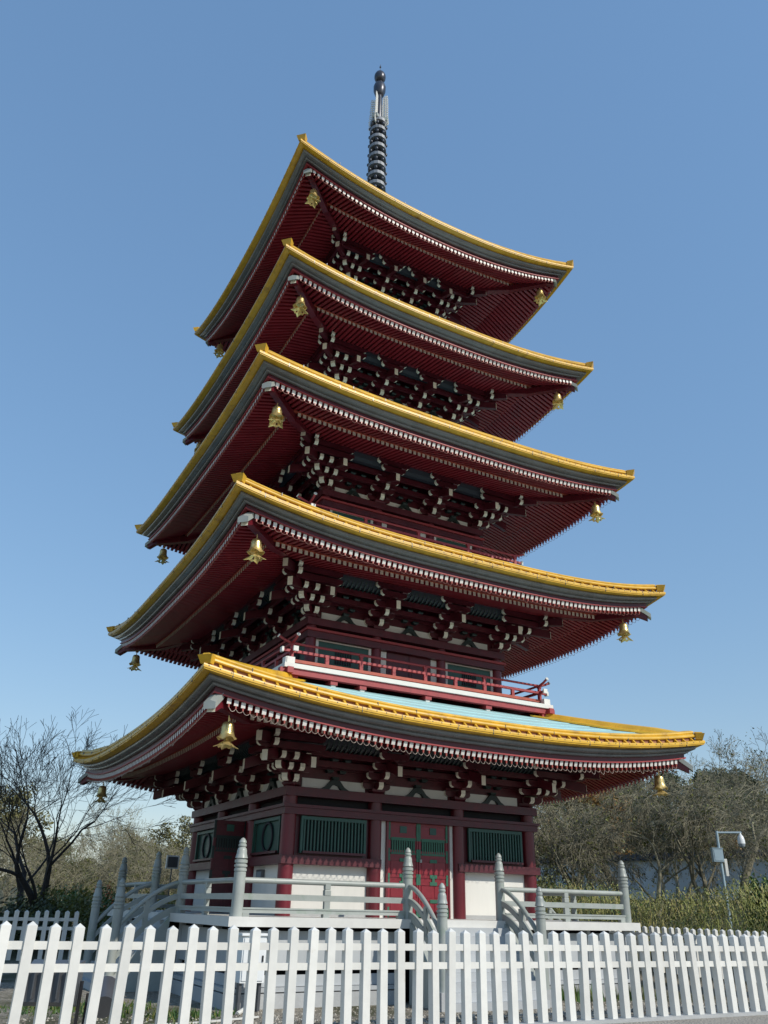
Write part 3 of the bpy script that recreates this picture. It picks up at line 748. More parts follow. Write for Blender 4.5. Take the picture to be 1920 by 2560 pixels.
# ---- switch panel on the shaded wall
T = side(3); mb = MB(T); mb.box(2.05, 2.50, H[0]-0.03, H[0]+0.05, 2.02, 2.30); wb_ = mb.build('switch_panel', LAMPG, PAG)
mb = MB(T); mb.box(2.11, 2.44, H[0]+0.05, H[0]+0.06, 2.07, 2.25); mb.build('panel_face', LENS, wb_)
# ---- spire
mb = MB(); mb.lathe([(0.9, 29.9), (0.9, 30.7), (0.75, 30.8), (0.6, 31.3), (0.28, 31.6), (0.2, 31.8)], 24); sp = mb.build('spire', IRON, PAG, smooth=35)
mb = MB(); mb.lathe([(0.17, 31.7), (0.15, 38.0), (0.165, 38.05), (0.15, 40.1), (0.14, 40.2)], 16); mb.build('spire_mast', IRON, sp, smooth=40)
zr = [31.95, 32.62, 33.29, 33.96, 34.63, 35.30, 35.97, 36.62, 37.26, 37.88]
for i, z in enumerate(zr):
    r = 0.485-0.007*i
    mb = MB(); N = 16
    mb.lathe([(r-0.06, -0.1), (r, -0.1), (r, 0.1), (r-0.06, 0.1), (r-0.06, -0.1)], N, (0, 0, z)); rg = mb.build('spire_ring', SILV, sp)
    mb = MB()
    for a in range(4):
        th = a*pi/2+0.3
        mb.tube([(0.12*cos(th), 0.12*sin(th), z), ((r-0.03)*cos(th), (r-0.03)*sin(th), z)], 0.035, 5)
    mb.lathe([(0.17, -0.16), (0.28, -0.12), (0.30, 0.0), (0.28, 0.12), (0.17, 0.16)], 14, (0, 0, z-0.03)); mb.build('ring_hub', IRON, rg, smooth=40)
    if i < 9:
        mb = MB()
        for a in range(8):
            th = a*pi/4+0.2; mb.ball(((r-0.02)*cos(th), (r-0.02)*sin(th), z+0.29), 0.085, 8, sz=1.3)
        tag(mb.build('ring_bells', IRON, rg, smooth=60), kind='stuff')
mb = MB()
mb.lathe([(0.10, 40.0), (0.24, 40.15), (0.32, 40.45), (0.33, 40.75), (0.28, 40.95), (0.13, 41.05), (0.12, 41.2)], 20); mb.build('spire_bulb', IRON, sp, smooth=60)
mb = MB(); mb.ball((0, 0, 41.58), 0.42*0.74, 20, sz=1.35); mb.build('spire_ball', IRON, sp, smooth=True)
mb = MB(); mb.tube([(0, 0, 41.9), (0, 0, 42.62)], 0.018, 6); mb.ball((0, 0, 42.42), 0.055, 8); mb.build('spire_needle', IRON, sp)
rnd = random.Random(3)
for a in range(4):
    th = a*pi/2+0.72
    mb = MB(lambda x, y, z, th=th: (x*cos(th)-y*sin(th), x*sin(th)+y*cos(th), z))
    # openwork flame plate: a lattice of small curls
    z = 37.55
    mb.box(0.2, 0.245, -0.015, 0.015, 37.6, 39.75)
    while z < 39.75:
        ww = 0.36-0.10*(z-37.55)/2.2
        pts = [(0.22, 0, z), (0.22+ww*0.4, 0, z+0.04), (0.22+ww*0.8, 0, z+0.10), (0.22+ww*rnd.uniform(0.85, 1.05), 0, z+0.21), (0.22+ww*0.62, 0, z+0.22), (0.22+ww*0.45, 0, z+0.12)]
        mb.tube(pts, [0.03, 0.034, 0.032, 0.014, 0.024, 0.02], 5)
        mb.tube([(0.22, 0, z+0.1), (0.22+ww*0.35, 0, z+0.2)], 0.022, 5)
        z += 0.165
    fl = mb.build('flame_plate', WHITE, sp)
for s_ in (-1, 1):
    th = s_*0.9-pi/2
    mb = MB(lambda x, y, z, th=th: (x*cos(th)-y*sin(th), x*sin(th)+y*cos(th), z))
    mb.hexa([(0.18,-0.14,38.05), (0.48,-0.14,37.95), (0.48,0.14,37.95), (0.18,0.14,38.05), (0.24,-0.14,38.28), (0.52,-0.14,38.14), (0.52,0.14,38.14), (0.24,0.14,38.28)]); mb.build('spire_lamp', STONE, sp)

# ------------------------------------------------------------------ wind bells (hang from the hips)
def make_bell():
    root = empty('wind_bell', (0, 0, 0))
    mb = MB(); N = 24; prof = [(0.02, 0), (0.10, -0.01), (0.135, -0.05), (0.145, -0.12), (0.15, -0.22), (0.165, -0.28)]
    mb.lathe(prof, N)
    # scalloped flaring mouth
    def rim(r, z, amp): return [mb.pt(((r+amp*cos(4*2*pi*j/N))*cos(2*pi*j/N), (r+amp*cos(4*2*pi*j/N))*sin(2*pi*j/N), z+amp*1.3*cos(4*2*pi*j/N))) for j in range(N)]
    rows = [rim(0.165, -0.28, 0), rim(0.185, -0.34, 0.008), rim(0.225, -0.39, 0.022), rim(0.21, -0.385, 0.020), rim(0.17, -0.33, 0.006), rim(0.15, -0.27, 0)]
    for a, b in zip(rows, rows[1:]):
        for j in range(N): mb.f.append([a[j], a[(j+1) % N], b[(j+1) % N], b[j]]); mb.m.append(0)
    inst('bell_body', mb.mesh('bell_body', GOLDM, smooth=45), root)
    mb = MB(); mb.tube([(0, 0, 0.15), (0, 0, -0.50)], 0.012, 6); mb.tube([(0, 0.0, 0.12), (0.03, 0, 0.06), (0, 0, 0.0)], 0.014, 6); inst('hanger', mb.mesh('hanger', GOLDM), root)
    mb = MB()
    # four-pointed drooping wind plate
    N = 16; ring = []
    for r, z, pt_ in ((0.03, -0.425, 0), (0.09, -0.47, 0.02), (0.15, -0.53, 0.06), (0.19, -0.555, 0.11)):
        ring.append([mb.pt(((r+pt_*max(0, cos(4*2*pi*j/N)))*cos(2*pi*j/N), (r+pt_*max(0, cos(4*2*pi*j/N)))*sin(2*pi*j/N), z-0.35*pt_*max(0, cos(4*2*pi*j/N))-(0.035 if (pt_ > 0.1 and j % 4 == 2) else 0))) for j in range(N)])
    for q, (a, b) in enumerate(zip(ring, ring[1:])):
        for j in range(N):
            if q == 1 and j % 4 == 1: continue
            mb.f.append([a[j], a[(j+1) % N], b[(j+1) % N], b[j]]); mb.m.append(0)
    me = mb.mesh('wind_plate', GOLDM, recalc=False); o = inst('wind_plate', me, root)
    sm = o.modifiers.new('thick', 'SOLIDIFY'); sm.thickness = 0.012
    return root
bell0 = make_bell(); first = True
TIER = ['lowest', 'second lowest', 'middle', 'second highest', 'top']
for k in range(5):
    for ci, nm in ((0, 'near corner'), (1, 'right corner'), (3, 'left corner')):
        if ci == 3 and k == 3: pass
        sx, sy = ((-1,-1), (1,-1), (1,1), (-1,1))[ci]
        c = RR[k]-1.05; z = ZC[k]-1.02
        lb = 'gold wind bell hanging under the %s of the %s roof' % (nm, TIER[k])
        if first: b = bell0; first = False; b.location = (sx*c, sy*c, z); b.rotation_euler = (0, 0, 0.25*ci+k)
        else: b = dup(bell0, (sx*c, sy*c, z), 0.25*ci+k)
        tag(b, lb, 'bell', 'wind bells at the roof corners')

# ------------------------------------------------------------------ light strings clipped to the rafter ends
for k in range(5):
    for sd in (0, 1, 3):
        R = RR[k]; vw = R-DWL[k]; n = int((2*vw-0.56)/SP); T = side(sd)
        mb = MB(T); lm = MB(T); pts = []; rr_ = random.Random(k*7+sd)
        for i in range(n+1):
            u = (i-n/2)*SP; z = lip(k, u/vw)+HWL[k]-0.130
            lm.prism([(u-0.022, z), (u+0.022, z), (u+0.014, z-0.075), (u-0.014, z-0.075)], vw-0.05, vw-0.005, 1)
            pts.append((u, vw-0.01, z-0.07)); q = ((rr_.random()*0.035+0.05) if rr_.random() < 0.94 else 0.11)*(1.15 if k == 0 else 0.8)
            if i < n:
                z2 = lip(k, (u+SP)/vw)+HWL[k]-0.130
                pts += [(u+SP*0.25, vw+0.012, (z+z2)/2-0.07-q*0.75), (u+SP*0.5, vw+0.018, (z+z2)/2-0.07-q), (u+SP*0.75, vw+0.012, (z+z2)/2-0.07-q*0.75)]
        mb.tube(pts, 0.0065, 4, cap=False)
        o = mb.build('light_string', WIRE if k == 0 else WIRED, None)
        face = {0: 'sunlit front', 1: 'right', 3: 'shaded left'}[sd]
        tag(o, 'looped light wire with red lamps along the %s eave of the %s roof' % (face, TIER[k]), 'light string', 'light strings under the eaves')
        lo = lm.build('lamp_sockets', LAMPR, o); tag(lo, kind='stuff')
# ------------------------------------------------------------------ terrace with railings and stairs
TER = empty('terrace', (0, 0, -0.7), 'raised pale grey terrace with stone railings and stairs under the pagoda', 'terrace')
PH = 5.98; SH = 6.24
mb = MB(); mb.box(-SH, SH, -SH, SH, 0.967, 1.17); mb.build('deck', WHITE, TER)
mb = MB(); mb.box(-5.6, 5.6, -5.6, 5.6, -0.9, 0.96); mb.build('core', DARK, TER)
def newel(o_name, p, zb, zj, parent, r=0.125):
    """turned stone post: shaft from zb, rail joint height zj, moulded rings and bud finial"""
    prof = [(r*1.0, zb), (r, zj+0.18), (r*0.92, zj+0.19), (r*1.08, zj+0.20), (r*1.08, zj+0.25), (r*0.92, zj+0.26), (r*0.92, zj+0.28), (r*1.12, zj+0.29), (r*1.12, zj+0.33), (r*0.9, zj+0.35), (r*0.9, zj+0.365), (r*1.1, zj+0.375), (r*1.1, zj+0.44), (r*0.82, zj+0.45), (r*0.82, zj+0.47),
            (r*1.1, zj+0.475), (r*0.98, zj+0.52), (r*0.86, zj+0.58), (r*0.84, zj+0.64), (r*0.72, zj+0.69), (r*0.55, zj+0.71), (r*0.70, zj+0.735), (r*0.70, zj+0.77), (r*0.55, zj+0.79), (r*0.66, zj+0.81), (r*0.60, zj+0.85), (r*0.3, zj+0.905), (0, zj+0.925)]
    mb = MB(); mb.lathe(prof, 20, (p[0], p[1], 0)); return mb.build(o_name, STONE, parent, smooth=35)
def rail_run(T, a, b, v, parent):
    mb = MB(T); mb.tube([(a, v, 1.93), (b, v, 1.93)], 0.062, 12); mb.build('top_rail', STONE, parent, smooth=40)
    mb = MB(T); mb.box(a, b, v-0.05, v+0.05, 1.52, 1.65); mb.build('middle_rail', STONE, parent)
    mb = MB(T); mb.box(a, b, v-0.07, v+0.07, 1.245, 1.325); mb.box(a, b, v-0.09, v+0.09, 1.325, 1.36); mb.build('bottom_rail', STONE, parent)
    n = max(1, int(round((b-a)/2.2)))
    for i in range(1, n):
        u = a+(b-a)*i/n
        mb = MB(T); mb.box(u-0.075, u+0.075, v-0.045, v+0.045, 1.36, 1.70); mb.box(u-0.08, u+0.08, v-0.062, v+0.062, 1.652, 1.76)
        mb.hexa([(u-0.08,v-0.06,1.76), (u+0.08,v-0.06,1.76), (u+0.08,v+0.06,1.76), (u-0.08,v+0.06,1.76), (u-0.045,v-0.045,1.79), (u+0.045,v-0.045,1.79), (u+0.045,v+0.045,1.79), (u-0.045,v+0.045,1.79)])
        mb.box(u-0.07, u+0.07, v-0.06, v+0.06, 1.785, 1.90); mb.build('baluster', STONE, parent)
    for u in (a+0.1, (a+b)/2-0.02, b-0.1):
        mb = MB(T); mb.box(u-0.08, u+0.08, v-0.07, v+0.07, 1.171, 1.245); mb.build('rail_foot', STONE, parent)
SW = 1.45; SV = 7.62
for sd in range(4):
    T = side(sd)
    # terrace wall: panels, posts, plinth
    for a, b in ((-5.98, -SW-0.12), (SW+0.12, 5.98)):
        for j in range(3):
            a2, b2 = a+(b-a)*j/3, a+(b-a)*(j+1)/3
            mb = MB(T); mb.box(a2+0.07, b2-0.07, 5.84, 5.90, 0.09, 0.88); mb.build('wall_panel', STONEB, TER)
            mb = MB(T); mb.box(a2+0.07, b2-0.07, 5.84, 5.91, -0.24, -0.01); mb.build('wall_panel', STONEB, TER)
            mb = MB(T); mb.box(a2-0.055, a2+0.055, 5.80, 5.96, -0.36, 0.966); mb.build('wall_post', STONEB, TER)
        mb = MB(T); mb.box(a, b, 5.75, 6.06, -0.335, -0.25); mb.build('wall_ledge', STONEB, TER)
        mb = MB(T); mb.box(a-0.1, b, 5.70, 6.10, -0.9, -0.36); mb.build('plinth', CONC, TER)
        rail_run(T, a+0.1 if a < -2 else a, b if a < -2 else b-0.1, PH, TER)
    for s_ in (-1, 1):
        if s_ > 0 or True:
            p = T(s_*SW, PH, 0); newel('newel_post', p, 1.0, 1.915, TER)
            p = T(s_*(SW+0.02), SV, 0); newel('newel_post', p, -0.66, 1.06, TER, 0.12)
            # square block at the foot
            mb = MB(T); mb.box(s_*SW-0.17, s_*SW+0.17, SV-0.17, SV+0.17, -0.9, -0.28); mb.build('newel_block', CONC, TER)
        p = T(s_*PH, PH, 0)
        if sd in (0, 2): newel('newel_post', p, 1.17, 1.915, TER, 0.135)
        # curved stair rails
        def curve(z0, z1, n=12):
            out = []
            for i in range(n+1):
                q = i/n; v = PH+(SV-PH)*q; out.append((s_*SW, v, z0-(z0-z1)*(q**1.7)))
            return out
        mb = MB(T); mb.tube(curve(1.93, 0.78), 0.058, 10); mb.build('stair_top_rail', STONE, TER, smooth=40)
        for z0, z1, hh, nm in ((1.585, 0.42, 0.07, 'stair_middle_rail'), (1.26, 0.02, 0.09, 'stair_bottom_rail')):
            mb = MB(T); cv = curve(z0, z1); rows = []
            for u_, v_, z_ in cv: rows.append([mb.pt((u_+dx, v_, z_+dz)) for dx, dz in ((-0.05, -hh), (0.05, -hh), (0.05, hh), (-0.05, hh))])
            for A, B in zip(rows, rows[1:]):
                for j in range(4): mb.f.append([A[j], A[(j+1) % 4], B[(j+1) % 4], B[j]]); mb.m.append(0)
            mb.f.append(rows[0][::-1]); mb.m.append(0); mb.f.append(rows[-1]); mb.m.append(0)
            mb.build(nm, STONE, TER)
        mb = MB(T); q = 0.55; vb = PH+(SV-PH)*q
        zt_ = 1.93-(1.15)*q**1.7; zb_ = 1.26-1.24*q**1.7
        mb.box(s_*SW-0.055, s_*SW+0.055, vb-0.06, vb+0.06, zb_, zt_-0.05); mb.build('stair_baluster', STONE, TER)
        mb = MB(T); mb.hexa([(s_*SW-0.09,SH,-0.9), (s_*SW+0.09,SH,-0.9), (s_*SW+0.09,SV-0.1,-0.9), (s_*SW-0.09,SV-0.1,-0.9), (s_*SW-0.09,SH,1.10), (s_*SW+0.09,SH,1.10), (s_*SW+0.09,SV-0.1,-0.28), (s_*SW-0.09,SV-0.1,-0.28)]); mb.build('stair_string', STONE, TER)
    ns = 9
    for i in range(ns):
        z1 = 1.0-i*0.185; v1 = SH+0.003+i*0.185
        mb = MB(T); mb.box(-SW+0.095, SW-0.095, v1-0.05 if i else SH+0.003, v1+0.20, -0.9 if False else z1-0.185, z1); mb.build('stair_step', STONEB, TER)

# ------------------------------------------------------------------ picket fences
def picket_mesh(hh):
    mb = MB(); a = 0.055
    mb.box(-a, a, -a, a, 0, hh-0.045); b = a+0.001
    i = [mb.pt(p) for p in ((-a,-a,hh-0.045), (a,-a,hh-0.045), (a,a,hh-0.045), (-a,a,hh-0.045), (0,0,hh))]
    for j in range(4): mb.f.append([i[j], i[(j+1) % 4], i[4]]); mb.m.append(0)
    return mb.mesh('picket', FENCE)
PK = picket_mesh(1.26)
def fence(name, n, x0, y0, dx, dy, top, slope, label, kerb=False, skip=()):
    root = empty(name, (x0, y0, top(0)-1.26), label, 'fence', 'white picket fences')
    rr_ = random.Random(n)
    for i in range(n):
        x, y = x0+dx*i, y0+dy*i
        inst('picket', PK, root, (x+rr_.gauss(0, 0.002), y+rr_.gauss(0, 0.003), top(i)-1.26+rr_.gauss(0, 0.009)), (rr_.gauss(0, 0.009), rr_.gauss(0, 0.011), math.atan2(dy, dx)+rr_.gauss(0, 0.035)))
    ang = math.atan2(dy, dx); L = math.hypot(dx, dy)
    for z in (-0.235, -0.465):
        for j in range(0, n-1, 6):
            e = min(n-1, j+6)
            A = Vector((x0+dx*j, y0+dy*j, top(j)+z)); B = Vector((x0+dx*e, y0+dy*e, top(e)+z))
            mb = MB(); nx, ny = -sin(ang)*0.028, cos(ang)*0.028
            mb.hexa([(A.x-nx,A.y-ny,A.z-0.042), (B.x-nx,B.y-ny,B.z-0.042), (B.x+nx,B.y+ny,B.z-0.042), (A.x+nx,A.y+ny,A.z-0.042), (A.x-nx,A.y-ny,A.z+0.042), (B.x-nx,B.y-ny,B.z+0.042), (B.x+nx,B.y+ny,B.z+0.042), (A.x+nx,A.y+ny,A.z+0.042)])
            mb.build('fence_rail', RUST, root)
    if kerb:
        mb = MB(); xa, xb = x0-dx, x0+dx*n
        mb.box(xa, xb, y0-0.14, y0+0.12, -0.4, -0.055); mb.build('kerb', CONC, root)
    return root
fence('picket_fence', 60, -12.86, -14.39, 0.2745, 0, lambda i: 1.195-0.0013*i, 0, 'tall white picket fence running across the foreground before the terrace', True)
fence('picket_fence', 66, 8.1, -13.6, 0, 0.2745, lambda i: 1.07, 0, 'white picket fence receding at right in front of the grassy bank')
fence('picket_fence', 19, -13.0, 1.7, 0.2745, 0, lambda i: 1.15, 0, 'shaded white picket fence at left behind the terrace stairs')

# ------------------------------------------------------------------ vegetation
def bare_tree_mesh(name, seed, height, trunk_r, spread, levels, mats, droop=0.0, split=(3, 4), nlow=2, twig=0.006, forks=1, specks=0.0, lean=0.55):
    rnd = random.Random(seed); mb = MB()
    def grow(p, d, L, r, lev):
        segs = 4 if lev < 2 else (3 if lev < 4 else 2); path = [p.copy()]; rad = [r]; q = p.copy(); dd = d.copy()
        for i in range(segs):
            dd = (dd + Vector((rnd.gauss(0, 0.16), rnd.gauss(0, 0.16), rnd.gauss(0.03, 0.10)-droop*(lev/levels)*0.35))).normalized()
            q = q + dd*(L/segs); path.append(q.copy()); rad.append(max(twig, r*(1-0.42*(i+1)/segs)))
        mb.tube(path, rad, 7 if lev == 0 else (5 if lev < 2 else 3), 0, cap=(lev < 2))
        if lev >= levels:
            if rnd.random() < specks:
                for _ in range(3):
                    p_ = path[-1]+Vector((rnd.gauss(0, 0.12), rnd.gauss(0, 0.12), rnd.gauss(0, 0.12))); s_ = rnd.uniform(0.025, 0.055); n_ = Vector((rnd.gauss(0, 1), rnd.gauss(0, 1), rnd.gauss(0, 1))).normalized(); o_ = n_.orthogonal(); e_ = n_.cross(o_)
                    mb.poly([p_-o_*s_, p_-e_*s_*0.5, p_+o_*s_, p_+e_*s_*0.5], 1)
            return
        n = rnd.randint(*split)
        for c in range(n):
            k = rnd.randint(max(1, segs-2), segs) if c else segs
            base = path[k]; th = 2*pi*(c+rnd.random()*0.7)/n
            o = dd.orthogonal().normalized(); e = dd.cross(o)
            tilt = rnd.uniform(0.35, 0.85)*spread if c else rnd.uniform(0.05, 0.4)
            nd = (dd*cos(tilt) + (o*cos(th)+e*sin(th))*sin(tilt))
            nd.z += 0.12*(1-droop*lev/levels*2)
            grow(base, nd.normalized(), L*rnd.uniform(0.60, 0.82), rad[k]*(0.78 if c == 0 else rnd.uniform(0.5, 0.7)), lev+1)
    for f_ in range(forks):
        th = rnd.random()*6.28
        d0 = Vector((sin(th)*(0.12 if forks == 1 else lean), cos(th)*(0.12 if forks == 1 else lean), 1)).normalized()
        grow(Vector((sin(th)*0.12*(forks > 1), cos(th)*0.12*(forks > 1), -0.3)), d0, height*0.30, trunk_r*(1 if forks == 1 else 0.75), 0)
    # scale to height
    zmx = max(v[2] for v in mb.v)
    s = height/zmx; mb.v = [(x*s, y*s, z*s) for x, y, z in mb.v]
    return mb.mesh(name, mats, recalc=False)

def leafy_parts(seed, height, width, nclump, nleaf, lm, trunk_r=0.16, size=0.16, low=0.25, shape=1.0):
    rnd = random.Random(seed); tr = MB(); tr.tube([(0,0,-0.4), (0.05,0.02,height*0.35), (0.0,0.08,height*0.75)], [trunk_r, trunk_r*0.7, trunk_r*0.2], 7)
    cl = []
    for i in range(nclump):
        th = rnd.random()*6.283; q = rnd.random()**0.5; zz = low+(1-low)*rnd.random()
        ww = width*(1-((zz-low)/(1-low))**(1.6*shape))**0.6*(0.55+0.45*min(1, (zz-low)/0.15+0.2))
        c = Vector((cos(th)*q*ww, sin(th)*q*ww, zz*height*0.94)); cl.append((c, rnd.uniform(0.45, 0.95)*width*0.34))
        if i % 2 == 0: tr.tube([(0, 0, c.z*0.55), (c.x*0.5, c.y*0.5, c.z*0.82), tuple(c)], [trunk_r*0.35, trunk_r*0.2, 0.012], 4)
    mb = MB()
    for i in range(nleaf):
        c, r = cl[rnd.randrange(nclump)]
        d = Vector((rnd.gauss(0,1), rnd.gauss(0,1), rnd.gauss(0,1))).normalized()*(r*rnd.random()**0.4)
        d.z *= 0.75; p = c+d
        s = size*rnd.uniform(0.5, 1.1); n = Vector((rnd.gauss(0,1), rnd.gauss(0,1), rnd.gauss(0.6,1))).normalized()
        o = n.orthogonal().normalized(); e = n.cross(o); a = rnd.random()*6.28
        x = o*cos(a)+e*sin(a); y = n.cross(x)
        mb.poly([p-x*s, p-y*s*0.45, p+x*s+n*s*0.15, p+y*s*0.45])
    return tr.mesh('trunk', BARKB, recalc=False), mb.mesh('crown', lm, recalc=False)

def ray_xy(px, dist):
    """ground point seen in photo column px at a horizontal distance"""
    d = fwd + right*((px-960)/FPX) - up*((2260-1280)/FPX); k = dist/math.hypot(d.x, d.y)
    return CAM.x+d.x*k, CAM.y+d.y*k

# bare trees: one protoype mesh per kind, each tree is trunk-and-branch mesh with own place, turn and size
BT = [bare_tree_mesh('bare_tree', 11, 8.2, 0.17, 1.0, 8, [BARKB, LEAF1], droop=0.25, split=(2, 3), twig=0.007, specks=0.16),
      bare_tree_mesh('bare_tree', 23, 7.2, 0.15, 1.1, 7, [BARKG, LEAF3], droop=0.75, split=(2, 4), twig=0.007, forks=2, specks=0.10),
      bare_tree_mesh('bare_tree', 35, 9.0, 0.16, 0.9, 8, [BARKG, LEAF1], droop=0.1, split=(2, 3), twig=0.007, forks=2, specks=0.16),
      bare_tree_mesh('bare_tree', 47, 6.5, 0.14, 1.1, 7, [BARKB, LEAF3], droop=0.9, split=(2, 4), twig=0.007, forks=2, specks=0.12)]
CH = bare_tree_mesh('cherry_tree', 5, 8.6, 0.19, 0.95, 6, [BARKD, LEAF2], droop=0.1, split=(3, 3), twig=0.006, forks=3, specks=0.0, lean=0.28)
def put_tree(me, name, px, dist, scale, rot, label, group, zoff=0.0):
    x, y = ray_xy(px, dist)
    o = inst(name, me, None, (x, y, zg(x, y)-0.1+zoff), (0, 0, rot), (scale,)*3)
    tag(o, label, 'tree', group); return o
put_tree(CH, 'cherry_tree', 96, 38, 1.06, 0.4, 'dark trunked bare cherry tree with crooked limbs left of the pagoda', None, 0.1)
rn = random.Random(99)
spots = [(1360, 46, 1), (1450, 44, 3), (1505, 50, 1), (1580, 46, 0), (1650, 43, 1), (1700, 52, 2), (1770, 45, 3), (1850, 48, 0), (1905, 42, 1), (1950, 55, 2), (1420, 58, 2), (1560, 60, 0), (1640, 62, 2), (1740, 64, 0), (1830, 62, 2), (1900, 66, 0), (1480, 64, 1)]
side_words = ['leftmost, just right of the pagoda wall', 'beside the right terrace corner', 'behind the corner post of the terrace', 'under the tip of the lowest roof', 'under the right hanging bell', 'rising behind the right bell', 'left of the camera pole', 'behind the camera pole', 'at the right picture edge', 'tall at the far right edge', 'far back by the pagoda wall', 'far back under the roof edge', 'far back under the roof tip', 'far back left of the pole', 'far back behind the pole', 'far back near the right edge', 'far back, half hidden by the eave']
for i, (px, d, kd) in enumerate(spots):
    put_tree(BT[kd], 'bare_tree', px, d, rn.uniform(0.92, 1.12), rn.random()*6.28, 'leafless tangled tree on the right bank, ' + side_words[i], 'bare trees on the right bank')
lsp = [(150, 62, 2), (215, 58, 1), (290, 66, 2), (345, 60, 1), (400, 64, 2), (455, 58, 1), (250, 80, 2), (380, 84, 2), (40, 60, 1), (110, 75, 2), (470, 78, 2)]
lw = ['behind the cherry trunk', 'just right of the cherry trunk', 'above the left stair newels', 'behind the left stair newels', 'behind the far left newel', 'next to the pagoda wall', 'faint beyond the cherry branches', 'faint beyond the stair newels', 'at the left picture edge', 'faint, left of the cherry trunk', 'faint, close to the pagoda wall']
for i, (px, d, kd) in enumerate(lsp):
    put_tree(BT[kd], 'bare_tree', px, d, rn.uniform(0.85, 1.0)*(0.92 if d < 70 else 0.98), rn.random()*6.28, 'pale leafless tree in the left background, ' + lw[i], 'bare trees in the left background')

EV = [leafy_parts(1, 8.0, 3.3, 60, 9000, LEAF2), leafy_parts(2, 7.0, 3.2, 55, 8000, LEAF1), leafy_parts(3, 6.5, 3.0, 50, 7000, LEAF4, size=0.14), leafy_parts(4, 5.5, 2.8, 50, 6500, LEAF3, size=0.15), leafy_parts(9, 8.5, 3.6, 46, 5200, LEAF6, size=0.14)]
def put_leafy(kd, px, dist, scale, rot, name, label, group, zoff=0.0):
    x, y = ray_xy(px, dist); z = zg(x, y)
    root = empty(name, (x, y, z+zoff), label, 'tree', group, (0, 0, rot)); root.scale = (scale,)*3; WM[root] = Matrix.LocRotScale(Vector((x, y, z+zoff)), Euler((0, 0, rot)), Vector((scale,)*3))
    for nm, me in (('trunk', EV[kd][0]), ('crown', EV[kd][1])):
        o = bpy.data.objects.new(nm, me); COL.objects.link(o); o.parent = root
    return root
evs = [(1400, 70, 0, 'behind the pagoda wall'), (1470, 78, 1, 'under the lowest eave'), (1545, 72, 0, 'left of the right roof tip'), (1620, 80, 1, 'below the right roof tip'), (1700, 74, 0, 'right of the right bell'), (1775, 70, 1, 'right of the right roof tip'), (1840, 76, 0, 'above the camera pole'), (1905, 70, 0, 'at the right edge'), (1960, 72, 1, 'cut by the right edge'), (1810, 86, 0, 'highest above the pole'), (1880, 90, 1, 'far up the slope at the edge')]
for px, d, kd, wd in evs:
    put_leafy(kd, px, d, rn.uniform(0.95, 1.15), rn.random()*6.28, 'evergreen_tree', ('dense dark green tree on the wooded slope ' if kd == 0 else 'olive green tree on the wooded slope ')+wd, 'evergreens on the right slope')
put_leafy(2, 1492, 62, 1.28, 0.4, 'autumn_tree', 'tree with ochre autumn crown showing above the lowest roof', None)
put_leafy(2, 1815, 58, 0.7, 1.9, 'autumn_tree', 'small ochre leaved tree right of the camera pole', None)
for px, d, kd, s, wd in ((10, 84, 4, 1.30, 'tall open olive yellow tree at the left picture edge'), (-60, 86, 4, 1.3, 'olive yellow leafy tree cut by the left picture edge'), (120, 84, 1, 0.95, 'olive tree behind the cherry branches'), (200, 78, 3, 0.85, 'yellow green low tree right of the cherry trunk'), (160, 72, 1, 0.62, 'low olive tree behind the cherry trunk'), (385, 82, 4, 0.98, 'olive yellow tree filling the gap left of the pagoda wall'), (440, 88, 4, 1.02, 'olive yellow tree directly beside the pagoda wall at left'), (300, 86, 4, 0.92, 'olive yellow tree under the left roof tip'), (330, 75, 1, 0.75, 'low olive tree behind the stair newels'), (465, 70, 3, 0.55, 'yellow green tree touching the pagoda wall at left'), (270, 90, 0, 0.8, 'dark tree far behind the cherry branches'), (420, 92, 1, 0.85, 'olive tree far behind the left newels')):
    put_leafy(kd, px, d, s, rn.random()*6.28, 'leafy_tree', wd, 'leafy trees at left')

def bush(px, dist, wdt, hgt, m, nleaf, label, name='bush', size=0.09):
    x, y = ray_xy(px, dist); rnd = random.Random(int(px*7+dist)); z = zg(x, y); mb = MB()
    for i in range(nleaf):
        th = rnd.random()*6.283; ph = rnd.random()**0.6; rr_ = (0.6+0.4*rnd.random()+0.12*sin(5*th))
        p = Vector((cos(th)*wdt*rr_*sqrt(1-ph*ph*0.9), sin(th)*wdt*rr_*sqrt(1-ph*ph*0.9), hgt*ph*rr_))
        s = size*rnd.uniform(0.5, 1.1); n = Vector((rnd.gauss(0,1), rnd.gauss(0,1), rnd.gauss(0.8,1))).normalized(); o = n.orthogonal().normalized(); e = n.cross(o)
        mb.poly([p-o*s, p-e*s*0.5, p+o*s, p+e*s*0.5])
    mb.tube([(0,0,-0.2), (0,0,hgt*0.6)], [0.05, 0.01], 5)
    ob = inst(name, mb.mesh(name, m, recalc=False), None, (x, y, z)); tag(ob, label, 'bush'); return ob
bush(150, 38, 2.4, 2.0, LEAF3, 5000, 'clipped yellow green bush beside the cherry trunk')
bush(60, 36, 2.0, 1.7, LEAF2, 4000, 'dark green bush under the cherry tree at the left edge')
bush(205, 44, 2.2, 2.1, LEAF5, 4000, 'green bush behind the left stairs')
bush(252, 46, 0.8, 2.2, FLOWER, 1200, 'orange leaved shrub glowing behind the left stair newels', size=0.08)
bush(420, 45, 2.4, 1.9, LEAF3, 3500, 'yellow green bush seen between the left stair rails')
bush(1915, 33, 0.8, 1.9, LEAF5, 2500, 'bright green climber bush rising at the right picture edge', size=0.11)
bush(1330, 41, 2.2, 2.6, LEAF1, 3500, 'olive bush behind the right part of the terrace railing')

